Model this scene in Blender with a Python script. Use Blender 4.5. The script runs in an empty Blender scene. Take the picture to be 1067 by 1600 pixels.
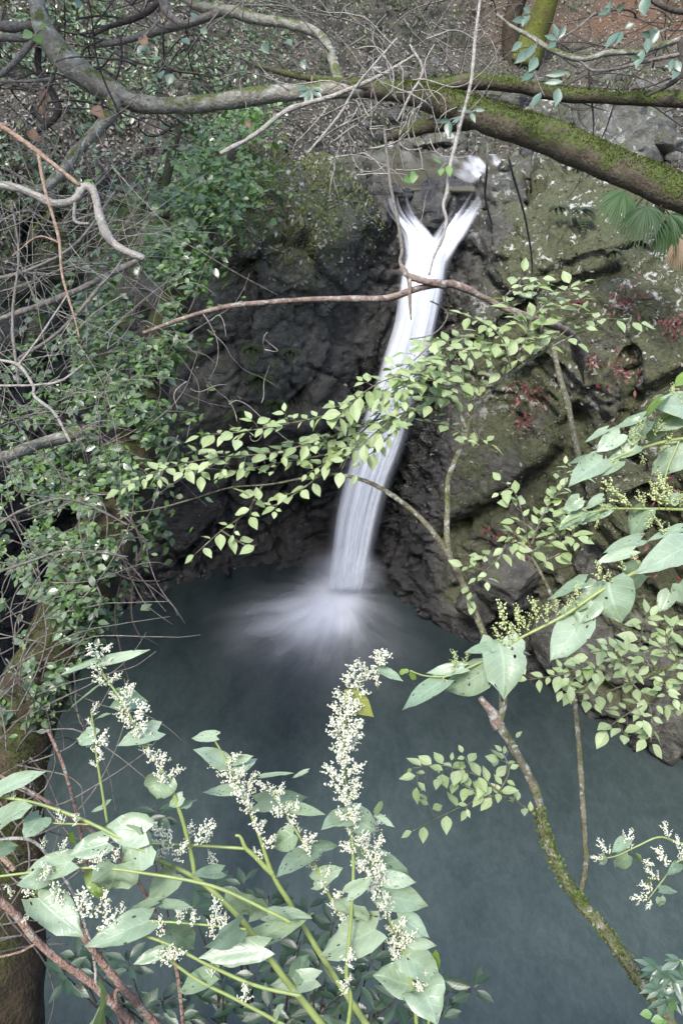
import bpy, math, random
import numpy as np
from mathutils import Vector, Matrix

random.seed(7)
RNG = np.random.default_rng(7)
scene = bpy.context.scene
COL = scene.collection

# ------------------------------------------------------------------ camera
CAM_H, PITCH, FOC = 7.8, math.radians(32.0), 1155.0      # FOC: focal length in photograph pixels (1067 x 1600)
cam_data = bpy.data.cameras.new('camera')
cam = bpy.data.objects.new('camera', cam_data)
COL.objects.link(cam)
cam.location = (0, 0, CAM_H)
cam.rotation_euler = (math.radians(90) - PITCH, 0, 0)
cam_data.sensor_fit = 'VERTICAL'
cam_data.sensor_height = 36.0
cam_data.lens = 36.0 * FOC / 1600.0
cam_data.clip_start = 0.05
cam_data.clip_end = 300
scene.camera = cam

# ------------------------------------------------------------------ light
SUN_EL, SUN_AZ = math.radians(58), math.radians(205)       # azimuth clockwise from +Y: behind the camera, a little left
world = bpy.data.worlds.new('World')
scene.world = world
world.use_nodes = True
wn = world.node_tree
bg = wn.nodes['Background']
sky = wn.nodes.new('ShaderNodeTexSky')
sky.sky_type = 'NISHITA'
sky.sun_disc = False
sky.sun_elevation = SUN_EL
sky.sun_rotation = SUN_AZ
sky.air_density = 1.0
sky.dust_density = 2.5
sky.ozone_density = 1.0
wn.links.new(sky.outputs[0], bg.inputs[0])
bg.inputs[1].default_value = 0.15
sun_data = bpy.data.lights.new('sun', 'SUN')
sun_data.energy = 1.2
sun_data.angle = math.radians(10)
sun_data.color = (1.0, 0.965, 0.91)
sun = bpy.data.objects.new('sun', sun_data)
COL.objects.link(sun)
sd = Vector((math.sin(SUN_AZ) * math.cos(SUN_EL), math.cos(SUN_AZ) * math.cos(SUN_EL), math.sin(SUN_EL)))
sun.rotation_euler = sd.to_track_quat('Z', 'Y').to_euler()
sun.location = (0, -5, 20)
vs = scene.view_settings
vs.view_transform = 'Standard'
vs.look = 'None'
vs.gamma = 1.0
vs.use_curve_mapping = False
vs.exposure = 1.85
scene.cycles.use_denoising = True
scene.cycles.max_bounces = 8
scene.cycles.diffuse_bounces = 4
scene.cycles.transparent_max_bounces = 32

# ------------------------------------------------------------------ helpers: pixels of the photograph -> points of the place
CP, SP = math.cos(PITCH), math.sin(PITCH)
def at(px, py, Y):
    """point on the line of sight through a photograph pixel at horizontal distance Y (arrays or floats)"""
    u = (np.asarray(px, float) - 533.5) / FOC
    v = (800.0 - np.asarray(py, float)) / FOC
    t = np.asarray(Y, float) / (CP + v * SP)
    return np.stack(np.broadcast_arrays(u * t, t * (CP + v * SP), CAM_H + t * (-SP + v * CP)), -1)
def att(px, py, t):
    """the same, at depth t along the optical axis"""
    u = (np.asarray(px, float) - 533.5) / FOC
    v = (800.0 - np.asarray(py, float)) / FOC
    t = np.asarray(t, float)
    return np.stack(np.broadcast_arrays(u * t, t * (CP + v * SP), CAM_H + t * (-SP + v * CP)), -1)
def tY(py, Y):
    return np.asarray(Y, float) / (CP + (800.0 - np.asarray(py, float)) / FOC * SP)
def ytan(py):
    return np.tan(PITCH + np.arctan((np.asarray(py, float) - 800.0) / FOC))
def norm(v):
    return v / np.maximum(np.linalg.norm(v, axis=-1, keepdims=True), 1e-9)

# ------------------------------------------------------------------ helpers: noise
def h3(ix, iy, iz, s=0):
    n = (ix.astype(np.int64) * 374761393 + iy.astype(np.int64) * 668265263 + iz.astype(np.int64) * 2147483647 + s * 974634777) & 0xffffffff
    n = ((n ^ (n >> 13)) * 1274126177) & 0xffffffff
    n = ((n ^ (n >> 16)) * 2246822519) & 0xffffffff
    return ((n ^ (n >> 15)) & 0xffffff) / float(0xffffff)
def vnoise(P, s=0):
    P = np.asarray(P, float)
    I = np.floor(P); F = P - I; F = F * F * F * (F * (F * 6 - 15) + 10)
    x, y, z = I[..., 0], I[..., 1], I[..., 2]
    r = 0
    for a in (0, 1):
        wa = F[..., 0] if a else 1 - F[..., 0]
        for b in (0, 1):
            wb = F[..., 1] if b else 1 - F[..., 1]
            for c in (0, 1):
                wc = F[..., 2] if c else 1 - F[..., 2]
                r = r + wa * wb * wc * h3(x + a, y + b, z + c, s)
    return r * 2 - 1
def fbm(P, o=4, s=0, g=0.5):
    r, a, P = 0, 1.0, np.asarray(P, float)
    for i in range(o):
        r = r + a * vnoise(P, s + i * 17); P = P * 2.03 + 7.1; a *= g
    return r
def voro(P, s=0):
    P = np.asarray(P, float)
    I = np.floor(P)
    f1 = np.full(P.shape[:-1], 9.0); f2 = f1.copy(); cid = np.zeros(P.shape); off = np.zeros(P.shape)
    for a in (-1, 0, 1):
        for b in (-1, 0, 1):
            for c in (-1, 0, 1):
                C = I + (a, b, c)
                Q = C + np.stack([h3(C[..., 0], C[..., 1], C[..., 2], s + k) for k in (1, 2, 3)], -1)
                D = P - Q
                d = np.sqrt((D * D).sum(-1))
                m = d < f1
                f2 = np.where(m, f1, np.minimum(f2, d))
                f1 = np.where(m, d, f1)
                cid[m] = C[m]; off[m] = D[m]
    r = np.stack([h3(cid[..., 0], cid[..., 1], cid[..., 2], s + k) for k in (11, 12, 13, 14)], -1)
    return f1, f2, r, off
TILT = np.array(Matrix.Rotation(math.radians(28), 3, 'Y') @ Matrix.Rotation(math.radians(12), 3, 'X'))
def rock_disp(P, amps=((1.1, .22), (.45, .12), (.19, .05)), crease=0.35, s=0, squash=1.7, swing=0.0):
    """blocky, cracked relief: tilted facets of random cells at several sizes"""
    Q = P @ TILT * (1, 1, squash)
    Q = Q + .18 * np.stack([fbm(P * 1.3, 3, s + 3), fbm(P * 1.3, 3, s + 5), fbm(P * 1.3, 3, s + 9)], -1)
    d = 0
    for i, (sz, a) in enumerate(amps):
        f1, f2, r, off = voro(Q / sz, s + 31 * i)
        d = d + a * ((r[..., 0] - .5) * 1.1 + ((r[..., 1:] - .5) * off).sum(-1) * 1.9)
        d = d - a * crease * np.exp(-(f2 - f1) * 11)
    if swing: d = d * np.clip(1 + swing * 1.6 * fbm(P * .75, 2, s + 90), .25, 2.2)
    return d + fbm(P * 9, 3, s + 70) * .012
def rbf(cp):
    """thin surface through scattered (px, py, value) control points"""
    cp = np.array(cp, float)
    X = cp[:, :2] / 300.0
    D = np.linalg.norm(X[:, None] - X[None], axis=-1)
    n = len(X)
    A = np.zeros((n + 3, n + 3))
    A[:n, :n] = -D - np.eye(n) * 0.02
    A[:n, n] = 1; A[n, :n] = 1
    A[:n, n + 1:] = X; A[n + 1:, :n] = X.T
    w = np.linalg.solve(A, np.concatenate([cp[:, 2], [0, 0, 0]]))
    def f(px, py):
        px, py = np.broadcast_arrays(np.asarray(px, float), np.asarray(py, float))
        q = np.stack([px.ravel(), py.ravel()], -1) / 300.0
        o = np.zeros(len(q))
        for i in range(n):
            o -= w[i] * np.linalg.norm(q - X[i], axis=-1)
        return (o + w[n] + q @ w[n + 1:]).reshape(px.shape)
    return f
def interp(pts, x):
    a = np.array(pts, float)
    return np.interp(x, a[:, 0], a[:, 1])

# ------------------------------------------------------------------ helpers: meshes and objects
def mesh_from(name, V, F, smooth=True, attrs=None, mats=None, mi=None):
    """V (n,3); F: array (m,k) or list of such arrays"""
    Fs = F if isinstance(F, list) else [F]
    Fs = [np.asarray(f, np.int32) for f in Fs if len(f)]
    me = bpy.data.meshes.new(name)
    V = np.asarray(V, np.float32)
    me.vertices.add(len(V)); me.vertices.foreach_set('co', V.ravel())
    nl = sum(f.size for f in Fs); nf = sum(len(f) for f in Fs)
    me.loops.add(nl); me.loops.foreach_set('vertex_index', np.concatenate([f.ravel() for f in Fs]))
    tot = np.concatenate([np.full(len(f), f.shape[1], np.int32) for f in Fs])
    me.polygons.add(nf)
    me.polygons.foreach_set('loop_start', np.concatenate([[0], np.cumsum(tot)[:-1]]).astype(np.int32))
    if smooth:
        me.polygons.foreach_set('use_smooth', np.ones(nf, bool))
    if mats:
        for m in mats: me.materials.append(m)
    if mi is not None:
        me.polygons.foreach_set('material_index', np.asarray(mi, np.int32))
    for k, a in (attrs or {}).items():
        at_ = me.attributes.new(k, 'FLOAT', 'POINT')
        at_.data.foreach_set('value', np.asarray(a, np.float32).ravel())
    me.update(calc_edges=True)
    return me
def link(name, me, parent=None, loc=None, mat4=None):
    o = bpy.data.objects.new(name, me)
    COL.objects.link(o)
    if parent is not None: o.parent = parent
    if mat4 is not None: o.matrix_basis = mat4
    elif loc is not None: o.location = loc
    return o
def tag(o, label=None, cat=None, group=None, kind=None):
    if label: o['label'] = label
    if cat: o['category'] = cat
    if group: o['group'] = group
    if kind: o['kind'] = kind
    return o
def thing(name, loc, label, cat, group=None):
    return tag(link(name, None, None, tuple(float(v) for v in loc)), label, cat, group)
def grid_faces(nr, nc):
    i = np.arange(nr - 1)[:, None] * nc + np.arange(nc - 1)[None]
    i = i.ravel()
    return np.stack([i, i + nc, i + nc + 1, i + 1], -1)
def spline(P, n):
    """Catmull-Rom through points (k,d) -> (n,d)"""
    P = np.asarray(P, float)
    if len(P) == 2:
        return P[0] + (P[1] - P[0]) * np.linspace(0, 1, n)[:, None]
    Q = np.concatenate([[2 * P[0] - P[1]], P, [2 * P[-1] - P[-2]]])
    L = np.concatenate([[0], np.cumsum(np.linalg.norm(np.diff(P[:, :3], axis=0), axis=1))])
    s = np.linspace(0, L[-1], n)
    k = np.clip(np.searchsorted(L, s, 'right') - 1, 0, len(P) - 2)
    t = ((s - L[k]) / np.maximum(L[k + 1] - L[k], 1e-9))[:, None]
    a, b, c, d = Q[k], Q[k + 1], Q[k + 2], Q[k + 3]
    return .5 * (2 * b + (c - a) * t + (2 * a - 5 * b + 4 * c - d) * t ** 2 + (3 * b - a - 3 * c + d) * t ** 3)
def sweep(P, R, sides=7, lump=0.0, seed=0, cap=True):
    """tube along points P with radii R -> V, F(list)"""
    P = np.asarray(P, float); n = len(P)
    R = np.broadcast_to(np.asarray(R, float), (n,))
    T = norm(np.gradient(P, axis=0))
    ref = np.array((0, 0, 1.0)) if abs(T[0, 2]) < .9 else np.array((1.0, 0, 0))
    N = np.zeros_like(P); v = norm(np.cross(T[0], ref))
    for i in range(n):
        v = norm(v - T[i] * np.dot(v, T[i])); N[i] = v
    B = np.cross(T, N)
    a = np.linspace(0, 2 * np.pi, sides, endpoint=False)
    D = N[:, None] * np.cos(a)[None, :, None] + B[:, None] * np.sin(a)[None, :, None]
    rr = R[:, None] * np.ones(sides)
    V = P[:, None] + D * rr[..., None]
    if lump:
        k = 1 + lump * fbm(V / (R.mean() * 3.2), 3, seed)
        V = P[:, None] + D * (rr * k)[..., None]
    V = V.reshape(-1, 3)
    i = np.arange(n - 1)[:, None] * sides; j = np.arange(sides)[None]; j2 = (j + 1) % sides
    F = np.stack([i + j, i + j2, i + sides + j2, i + sides + j], -1).reshape(-1, 4)
    Fl = [F]
    if cap and sides >= 3:
        c = len(V)
        V = np.concatenate([V, P[:1] - T[:1] * R[0] * .2, P[-1:] + T[-1:] * R[-1] * .3])
        j = np.arange(sides); j2 = (j + 1) % sides
        Fl.append(np.stack([np.full(sides, c), j2, j], -1))
        o = (n - 1) * sides
        Fl.append(np.stack([np.full(sides, c + 1), o + j, o + j2], -1))
    return V, Fl
class Bag:
    """collects pieces into one mesh"""
    def __init__(s): s.V, s.F, s.M, s.n = [], {}, {}, 0
    def add(s, V, F, m=0):
        for f in (F if isinstance(F, list) else [F]):
            f = np.asarray(f)
            if len(f) == 0: continue
            s.F.setdefault(f.shape[1], []).append(f + s.n)
            s.M.setdefault(f.shape[1], []).append(np.full(len(f), m))
        s.V.append(np.asarray(V, float).reshape(-1, 3)); s.n += len(s.V[-1])
    def tube(s, P, R, sides=5, n=None, m=0, **k):
        P = np.asarray(P, float)
        if n: P = spline(P, n)
        R = np.interp(np.linspace(0, 1, len(P)), np.linspace(0, 1, len(np.atleast_1d(R))), np.atleast_1d(R))
        s.add(*sweep(P, R, sides, **k), m)
    def mesh(s, name, mats, smooth=True, origin=None):
        V = np.concatenate(s.V)
        if origin is not None: V = V - np.asarray(origin)
        ks = sorted(s.F)
        return mesh_from(name, V, [np.concatenate(s.F[k]) for k in ks], smooth, None, mats, np.concatenate([np.concatenate(s.M[k]) for k in ks]))

# ------------------------------------------------------------------ helpers: materials
class NT:
    def __init__(s, name):
        s.m = bpy.data.materials.new(name); s.m.use_nodes = True
        s.t = s.m.node_tree; s.N = s.t.nodes; s.L = s.t.links
        s.b = s.N['Principled BSDF']; s.out = s.N['Material Output']
    def n(s, kind, **k):
        x = s.N.new('ShaderNode' + kind)
        for a, v in k.items(): setattr(x, a, v)
        return x
    def put(s, sock, v):
        if isinstance(v, bpy.types.NodeSocket): s.L.new(v, sock)
        elif isinstance(v, (tuple, list)) and len(v) == 3 and sock.type == 'RGBA': sock.default_value = (*v, 1)
        else: sock.default_value = v
    def coord(s, kind='Object', scale=None, rot=None):
        c = s.n('TexCoord').outputs[kind] if kind != 'World' else s.n('NewGeometry').outputs['Position']
        if scale is not None or rot is not None:
            mp = s.n('Mapping'); s.L.new(c, mp.inputs[0])
            if scale is not None: mp.inputs['Scale'].default_value = scale
            if rot is not None: mp.inputs['Rotation'].default_value = rot
            c = mp.outputs[0]
        return c
    def noise(s, vec, scale, detail=4, rough=.55, dist=0):
        x = s.n('TexNoise'); s.L.new(vec, x.inputs['Vector'])
        x.inputs['Scale'].default_value = scale; x.inputs['Detail'].default_value = detail
        x.inputs['Roughness'].default_value = rough; x.inputs['Distortion'].default_value = dist
        return x.outputs[0]
    def voro(s, vec, scale, feature='F1', out='Distance'):
        x = s.n('TexVoronoi', feature=feature); s.L.new(vec, x.inputs['Vector']); x.inputs['Scale'].default_value = scale
        return x.outputs[out]
    def ramp(s, f, *stops):
        x = s.n('ValToRGB'); s.put(x.inputs[0], f)
        e = x.color_ramp.elements
        while len(e) < len(stops): e.new(.5)
        for q, (p, c) in zip(e, stops):
            q.position = p; q.color = (c, c, c, 1) if not isinstance(c, tuple) else (*c, 1)
        return x.outputs[0]
    def mix(s, f, a, b, mode='MIX'):
        x = s.n('Mix', data_type='RGBA', blend_type=mode)
        s.put(x.inputs[0], f); s.put(x.inputs[6], a); s.put(x.inputs[7], b)
        return x.outputs[2]
    def math(s, op, a, b=0.0, clamp=False):
        x = s.n('Math', operation=op, use_clamp=clamp); s.put(x.inputs[0], a); s.put(x.inputs[1], b)
        return x.outputs[0]
    def attr(s, name):
        return s.n('Attribute', attribute_name=name).outputs['Fac']
    def bump(s, h, strength=.4, dist=.02):
        x = s.n('Bump'); x.inputs['Strength'].default_value = strength; x.inputs['Distance'].default_value = dist
        s.L.new(h, x.inputs['Height']); s.L.new(x.outputs[0], s.b.inputs['Normal'])
    def upz(s):
        g = s.n('NewGeometry'); x = s.n('SeparateXYZ'); s.L.new(g.outputs['Normal'], x.inputs[0]); return x.outputs[2]
    def set(s, **k):
        for a, v in k.items(): s.put(s.b.inputs[a.replace('_', ' ')], v)
        return s

def rock_material(name, dark=(.034, .034, .030), mid=(.095, .093, .080), light=(.21, .205, .18), moss=(.052, .058, .027), lichen=(.46, .47, .43), crack_amount=.6):
    t = NT(name); c = t.coord('World')
    big = t.noise(c, 1.1, 5, .6); fine = t.noise(c, 9, 6, .65); vf = t.noise(c, 45, 4, .7)
    col = t.ramp(fine, (.30, dark), (.52, mid), (.74, light))
    col = t.mix(t.ramp(big, (.35, 0.0), (.65, .55)), col, mid)
    crack = t.ramp(t.voro(t.coord('World', (1, 1, 1.8), (0, .5, .2)), 5.5, 'DISTANCE_TO_EDGE'), (.0, .25), (.045, 1.0))
    cgate = t.math('MULTIPLY', t.ramp(t.noise(c, 1.9, 3, .6), (.45, 0.0), (.6, 1.0)), crack_amount)
    col = t.mix(cgate, col, crack, 'MULTIPLY')
    rust = t.ramp(t.noise(c, 2.6, 4, .6), (.58, 0.0), (.75, .5))
    col = t.mix(rust, col, (.11, .075, .045))
    mo = t.math('ADD', t.math('MULTIPLY', t.attr('moss'), 1.0), t.math('MULTIPLY', t.math('SUBTRACT', t.noise(c, 3.1, 6, .7), .5), 2.4))
    mo = t.math('ADD', mo, t.math('MULTIPLY', t.math('SUBTRACT', t.upz(), .35), .35))
    mmask = t.ramp(mo, (.40, 0.0), (.72, .88))
    mcol = t.mix(t.ramp(t.noise(c, 26, 5, .7), (.3, 0.0), (.7, 1.0)), tuple(v * .55 for v in moss), tuple(v * 1.9 for v in moss))
    col = t.mix(mmask, col, mcol)
    ln = t.math('ADD', t.math('MULTIPLY', t.noise(c, 7.5, 5, .62, .6), .8), t.math('MULTIPLY', t.noise(c, 1.7, 2, .5), .35))
    lmask = t.math('MULTIPLY', t.ramp(ln, (.655, 0.0), (.69, 1.0)), t.attr('lichen'), True)
    col = t.mix(lmask, col, t.mix(t.ramp(vf, (.35, 0.0), (.65, 1.0)), tuple(v * .55 for v in lichen), lichen))
    wet = t.attr('wet')
    col = t.mix(wet, col, t.mix(1.0, col, (.10, .099, .104), 'MULTIPLY'))
    t.set(Base_Color=col)
    t.put(t.b.inputs['Roughness'], t.math('SUBTRACT', .82, t.math('MULTIPLY', wet, .64)))
    t.put(t.b.inputs['Specular IOR Level'], t.math('ADD', .3, t.math('MULTIPLY', wet, .35)))
    h = t.math('ADD', t.math('MULTIPLY', fine, 1.0), t.math('MULTIPLY', vf, .35))
    h = t.math('ADD', h, t.math('MULTIPLY', t.math('MULTIPLY', crack, cgate), .4))
    t.bump(h, .9, .06)
    return t.m

M = {}
M['rock'] = rock_material('cliff_rock')
M['soil'] = None
def soil_material():
    t = NT('leafy_soil'); c = t.coord('World')
    a = t.noise(c, 3, 5, .6); b = t.noise(c, 22, 5, .7)
    col = t.ramp(b, (.3, (.03, .028, .022)), (.55, (.078, .072, .058)), (.75, (.17, .16, .138)))
    col = t.mix(t.ramp(a, (.52, 0.0), (.68, .7)), col, (.035, .05, .016))
    red = t.attr('red')
    col = t.mix(red, col, t.mix(b, (.04, .026, .018), (.17, .105, .068)))
    t.set(Base_Color=col, Roughness=.9)
    t.put(t.b.inputs['Specular IOR Level'], .2)
    t.bump(b, .9, .06)
    return t.m
M['soil'] = soil_material()

# ================================================================== GROUND AND CLIFFS
FALL = np.array([  # py, left px, right px, horizontal distance
    (306, 604, 648, 11.42), (340, 604, 655, 11.3), (376, 630, 716, 11.12), (400, 630, 702, 11.0), (440, 626, 690, 10.85), (500, 621, 677, 10.72), (560, 602, 664, 10.6),
    (600, 590, 652, 10.53), (650, 572, 641, 10.45), (700, 553, 626, 10.36), (750, 536, 607, 10.27), (800, 524, 592, 10.2),
    (850, 518, 580, 10.1), (900, 512, 570, 10.02), (932, 506, 566, 9.93)])
def fall_dist(P):
    """distance of points to the axis of the waterfall, in metres"""
    C = at((FALL[:, 1] + FALL[:, 2]) / 2, FALL[:, 0], FALL[:, 3])
    C = spline(C, 40)
    d = np.full(len(P), 99.0)
    for c in C: d = np.minimum(d, np.linalg.norm(P - c, axis=1))
    return d
def sheet(name, cols, sil, bot, Yf, rows, disp, back=(0.35, 1.0, 2.2, 4.0), back_drop=.55, extra=None, mat=None, attrs=None, carve=None):
    """a piece of terrain: front face from the silhouette down, plus a back slope behind the silhouette"""
    px = np.asarray(cols, float); nc = len(px)
    ys = interp(sil, px); yb = interp(bot, px)
    tt = np.linspace(0, 1, rows)[:, None]
    PY = ys + (yb - ys) * tt; PX = np.broadcast_to(px, PY.shape)
    Y = Yf(PX, PY)
    if carve is not None: Y = Y + carve(PX, PY)
    P = at(PX, PY, Y)
    top = P[0]
    bk = [top + np.array((0, d, -d * back_drop)) for d in reversed(back)]
    P = np.concatenate([np.stack(bk), P]) if bk else P
    nr = P.shape[0]
    N = norm(np.cross(np.gradient(P, axis=1), -np.gradient(P, axis=0)))
    for _ in range(3):
        N[1:-1, 1:-1] = norm(N[:-2, 1:-1] + N[2:, 1:-1] + N[1:-1, :-2] + N[1:-1, 2:] + N[1:-1, 1:-1])
    V = P.reshape(-1, 3); Nn = N.reshape(-1, 3)
    d = disp(V)
    V = V + Nn * d[:, None]
    A = attrs(V, Nn) if attrs else {}
    me = mesh_from(name, V, grid_faces(nr, nc)[:, ::-1], True, A, [mat])
    o = link(name, me); o['kind'] = 'structure'
    return o, V.reshape(nr, nc, 3)

# --- left cliff with its mossy cap
cliffL_Y = rbf([
    (-500, 330, 7.5), (-400, 500, 6.5), (-400, 1000, 5.6), (-200, 400, 8.6), (-200, 950, 7.4),
    (0, 300, 10.5), (0, 500, 9.6), (0, 700, 9.3), (0, 900, 8.8), (0, 1050, 8.2),
    (150, 290, 11.2), (150, 400, 10.8), (150, 500, 10.4), (150, 700, 10.2), (150, 930, 9.6),
    (260, 300, 11.3), (300, 420, 10.2), (300, 600, 10.3), (300, 750, 10.7), (300, 930, 10.1), (250, 620, 10.2),
    (400, 228, 13), (400, 280, 11.3), (400, 330, 10.4), (400, 380, 9.9), (400, 500, 10.0), (400, 620, 10.25), (400, 750, 10.8), (400, 850, 10.75), (400, 925, 10.3),
    (470, 232, 13.4), (500, 245, 13), (500, 290, 11.8), (500, 330, 10.8), (500, 380, 10.25), (500, 450, 10.25), (500, 600, 10.4), (500, 700, 10.7), (500, 850, 10.75), (500, 920, 10.35),
    (560, 265, 12.8), (560, 310, 11.3), (575, 360, 11.0), (570, 420, 11.2), (560, 500, 11.1), (560, 600, 10.9), (540, 750, 10.7), (515, 900, 10.4),
    (600, 298, 12), (610, 360, 11.7), (620, 450, 11.4), (620, 600, 11.1), (600, 750, 10.8), (570, 920, 10.5),
    (700, 330, 12.2), (700, 450, 11.9), (700, 600, 11.5), (700, 900, 11), (300, 1060, 9.6), (600, 1060, 9.8), (0, 1150, 7.6)])
silL = [(-600, 345), (-300, 330), (0, 300), (150, 290), (260, 300), (330, 250), (400, 228), (470, 232), (520, 248), (560, 267), (600, 298), (640, 318), (800, 332)]
botL = [(-600, 1500), (-200, 1250), (0, 1120), (200, 1010), (600, 990), (800, 990)]
def attrL(V, N):
    fd = fall_dist(V)
    wet = np.clip(1.3 - fd / 1.15, 0, 1) + np.clip((3.3 - V[:, 2]) / 1.8, 0, .95)
    wet = np.clip(wet + .25 * fbm(V * 1.5, 3, 5), 0, 1)
    moss = np.clip((V[:, 2] - 4.9) / 1.0, 0, 1) * .65 + .48 + .25 * fbm(V * .8, 2, 8) - wet * .55
    lich = np.clip((V[:, 2] - 5.6) / .6, 0, 1)
    return dict(wet=wet, moss=moss, lichen=lich)
cols = np.concatenate([np.arange(-600, -20, 14), np.arange(-20, 720, 3.0), np.arange(720, 800, 10)])
cliff_left, GL = sheet('cliff_left', cols, silL, botL, cliffL_Y, 250, lambda P: rock_disp(P, ((1.7, .28), (.62, .17), (.21, .06)), s=1, squash=.8, swing=.7, crease=.45), attrs=attrL, mat=M['rock'])

# --- right cliff
cliffR_Y = rbf([
    (540, 400, 12.2), (540, 900, 11.2), (640, 340, 12.1), (640, 500, 11.6), (640, 620, 11.1), (625, 720, 10.65), (600, 820, 10.4), (580, 900, 10.2), (640, 900, 9.7), (640, 780, 10.0),
    (745, 318, 11.6), (735, 350, 11.2), (740, 400, 10.9), (700, 420, 11.1), (680, 480, 10.95), (720, 500, 10.5), (665, 600, 10.7), (700, 600, 10.2), (690, 700, 9.9), (690, 800, 9.6), (690, 960, 9.0),
    (800, 275, 11.6), (800, 350, 10.6), (800, 500, 9.8), (800, 650, 9.45), (800, 800, 9.0), (800, 900, 8.7), (800, 1010, 8.3),
    (900, 250, 11.8), (900, 330, 10.3), (900, 450, 9.4), (900, 600, 8.95), (900, 750, 8.4), (900, 900, 8.0), (900, 1050, 7.55),
    (1067, 290, 10.3), (1067, 400, 9.2), (1067, 550, 8.4), (1067, 700, 7.9), (1067, 900, 7.3), (1067, 1130, 6.6),
    (1400, 350, 8), (1400, 600, 6.8), (1400, 900, 6.0), (1400, 1300, 5.0), (1600, 420, 6.5), (1600, 1500, 3.8), (700, 1150, 8.0), (1067, 1350, 5.6)])
silR = [(540, 345), (700, 338), (745, 318), (770, 290), (800, 276), (850, 264), (900, 254), (960, 258), (1067, 290), (1300, 350), (1600, 420)]
botR = [(540, 1000), (620, 1010), (760, 1100), (900, 1200), (1067, 1330), (1300, 1550), (1600, 1900)]
def seg_dist(PX, PY, poly):
    d = np.full(PX.shape, 1e9)
    for (x0, y0), (x1, y1) in zip(poly[:-1], poly[1:]):
        dx, dy = x1 - x0, y1 - y0
        t = np.clip(((PX - x0) * dx + (PY - y0) * dy) / (dx * dx + dy * dy), 0, 1)
        d = np.minimum(d, np.hypot(PX - x0 - t * dx, PY - y0 - t * dy))
    return d
def carveR(PX, PY):
    c = 0
    for poly, w, a in (([(690, 838), (745, 806), (800, 775), (850, 735), (885, 705), (900, 650)], 13, .38),
                       ([(985, 560), (990, 620), (975, 680), (990, 760)], 9, .22),
                       ([(720, 560), (800, 500), (870, 455), (960, 425)], 10, .2),
                       ([(845, 430), (900, 410), (1000, 385)], 7, .15),
                       ([(1000, 620), (1040, 600), (1090, 575)], 9, .25)):
        c = c + a * np.exp(-(seg_dist(PX, PY, poly) / w) ** 2)
    return c
def attrR(V, N):
    fd = fall_dist(V)
    wet = np.clip(1.30 - fd / 1.0, 0, 1)
    wet = wet + np.clip((.55 - V[:, 2]) / .5, 0, .9) + 1.15 * np.clip((3.7 - V[:, 2]) / 1.0, 0, 1) * np.clip((1.75 - V[:, 0]) / .55, 0, 1)
    wet = np.clip(wet + .25 * fbm(V * 1.5, 3, 5), 0, 1)
    moss = .92 + .25 * fbm(V * .7, 3, 18) - wet * 1.1 - np.clip((1.0 - V[:, 2]) / .9, 0, 1) * .35
    lich = np.clip(.55 + (V[:, 2] - 3.6) / 1.8, .2, 1)
    return dict(wet=wet, moss=moss, lichen=lich)
cols = np.concatenate([np.arange(540, 1090, 3.0), np.arange(1090, 1620, 14)])
cliff_right, GR = sheet('cliff_right', cols, silR, botR, cliffR_Y, 270, lambda P: rock_disp(P, ((1.8, .2), (.60, .10), (.2, .038)), s=77, swing=.8, crease=.5) + np.clip((3.4 - P[:, 2]) / .8, 0, 1) * np.clip((1.7 - P[:, 0]) / .5, 0, 1) * rock_disp(P, ((.42, .13), (.17, .06), (.07, .02)), s=5, crease=.5), attrs=attrR, mat=M['rock'], carve=carveR)

# --- wooded hillside and stream bed behind
hill_Y = rbf([
    (-600, -600, 15), (0, -600, 20), (500, -600, 22), (1067, -600, 26), (1700, -600, 20),
    (-600, 0, 10.5), (0, 0, 14.5), (250, 0, 16.5), (500, 0, 19), (700, 0, 22), (900, 0, 24), (1067, 0, 22), (1700, 0, 13),
    (-600, 150, 8.6), (0, 100, 12.6), (250, 100, 14.3), (500, 100, 17.3), (700, 100, 20), (800, 100, 21), (900, 100, 21), (1067, 100, 19.5), (1700, 150, 11),
    (700, 150, 18.8), (900, 150, 19.6), (1067, 150, 17.6), (600, 150, 17.6),
    (0, 200, 11.4), (100, 200, 11.8), (250, 200, 12.6), (400, 200, 13.8), (500, 200, 15.2), (600, 230, 16.8), (700, 200, 17.4), (900, 200, 16.9), (1067, 200, 14),
    (560, 260, 15.2), (650, 260, 15.2), (760, 250, 15.9), (650, 285, 13.4), (750, 285, 13.3), (600, 305, 12.5), (700, 310, 12.5), (800, 290, 12.8),
    (250, 330, 11.7), (0, 330, 10.8), (-600, 400, 7.4), (900, 280, 12.4), (1067, 300, 11.2), (1700, 420, 7.0), (400, 260, 13.2), (480, 255, 13.8)])
cols = np.concatenate([np.arange(-600, -20, 20), np.arange(-20, 1090, 4.0), np.arange(1090, 1720, 20)])
def attrH(V, N):
    red = np.clip((V[:, 1] - 19) / 2, 0, 1) * np.clip((V[:, 0] - 2.8) / 2, 0, 1) * np.clip((V[:, 2] - 7.7) / .5, 0, 1) * (.6 + .5 * fbm(V * 1.1, 3, 4))
    return dict(red=np.clip(red, 0, 1))
hillside, GH = sheet('hillside', cols, [(-600, -600), (1800, -600)], [(-600, 410), (0, 335), (300, 335), (600, 312), (800, 300), (1100, 310), (1720, 430)],
                     hill_Y, 230, lambda P: .14 * fbm(P * .9, 3, 3) + rock_disp(P, ((.9, .10), (.3, .07)), s=41) * .7, back=(), attrs=attrH, mat=M['soil'])

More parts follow.
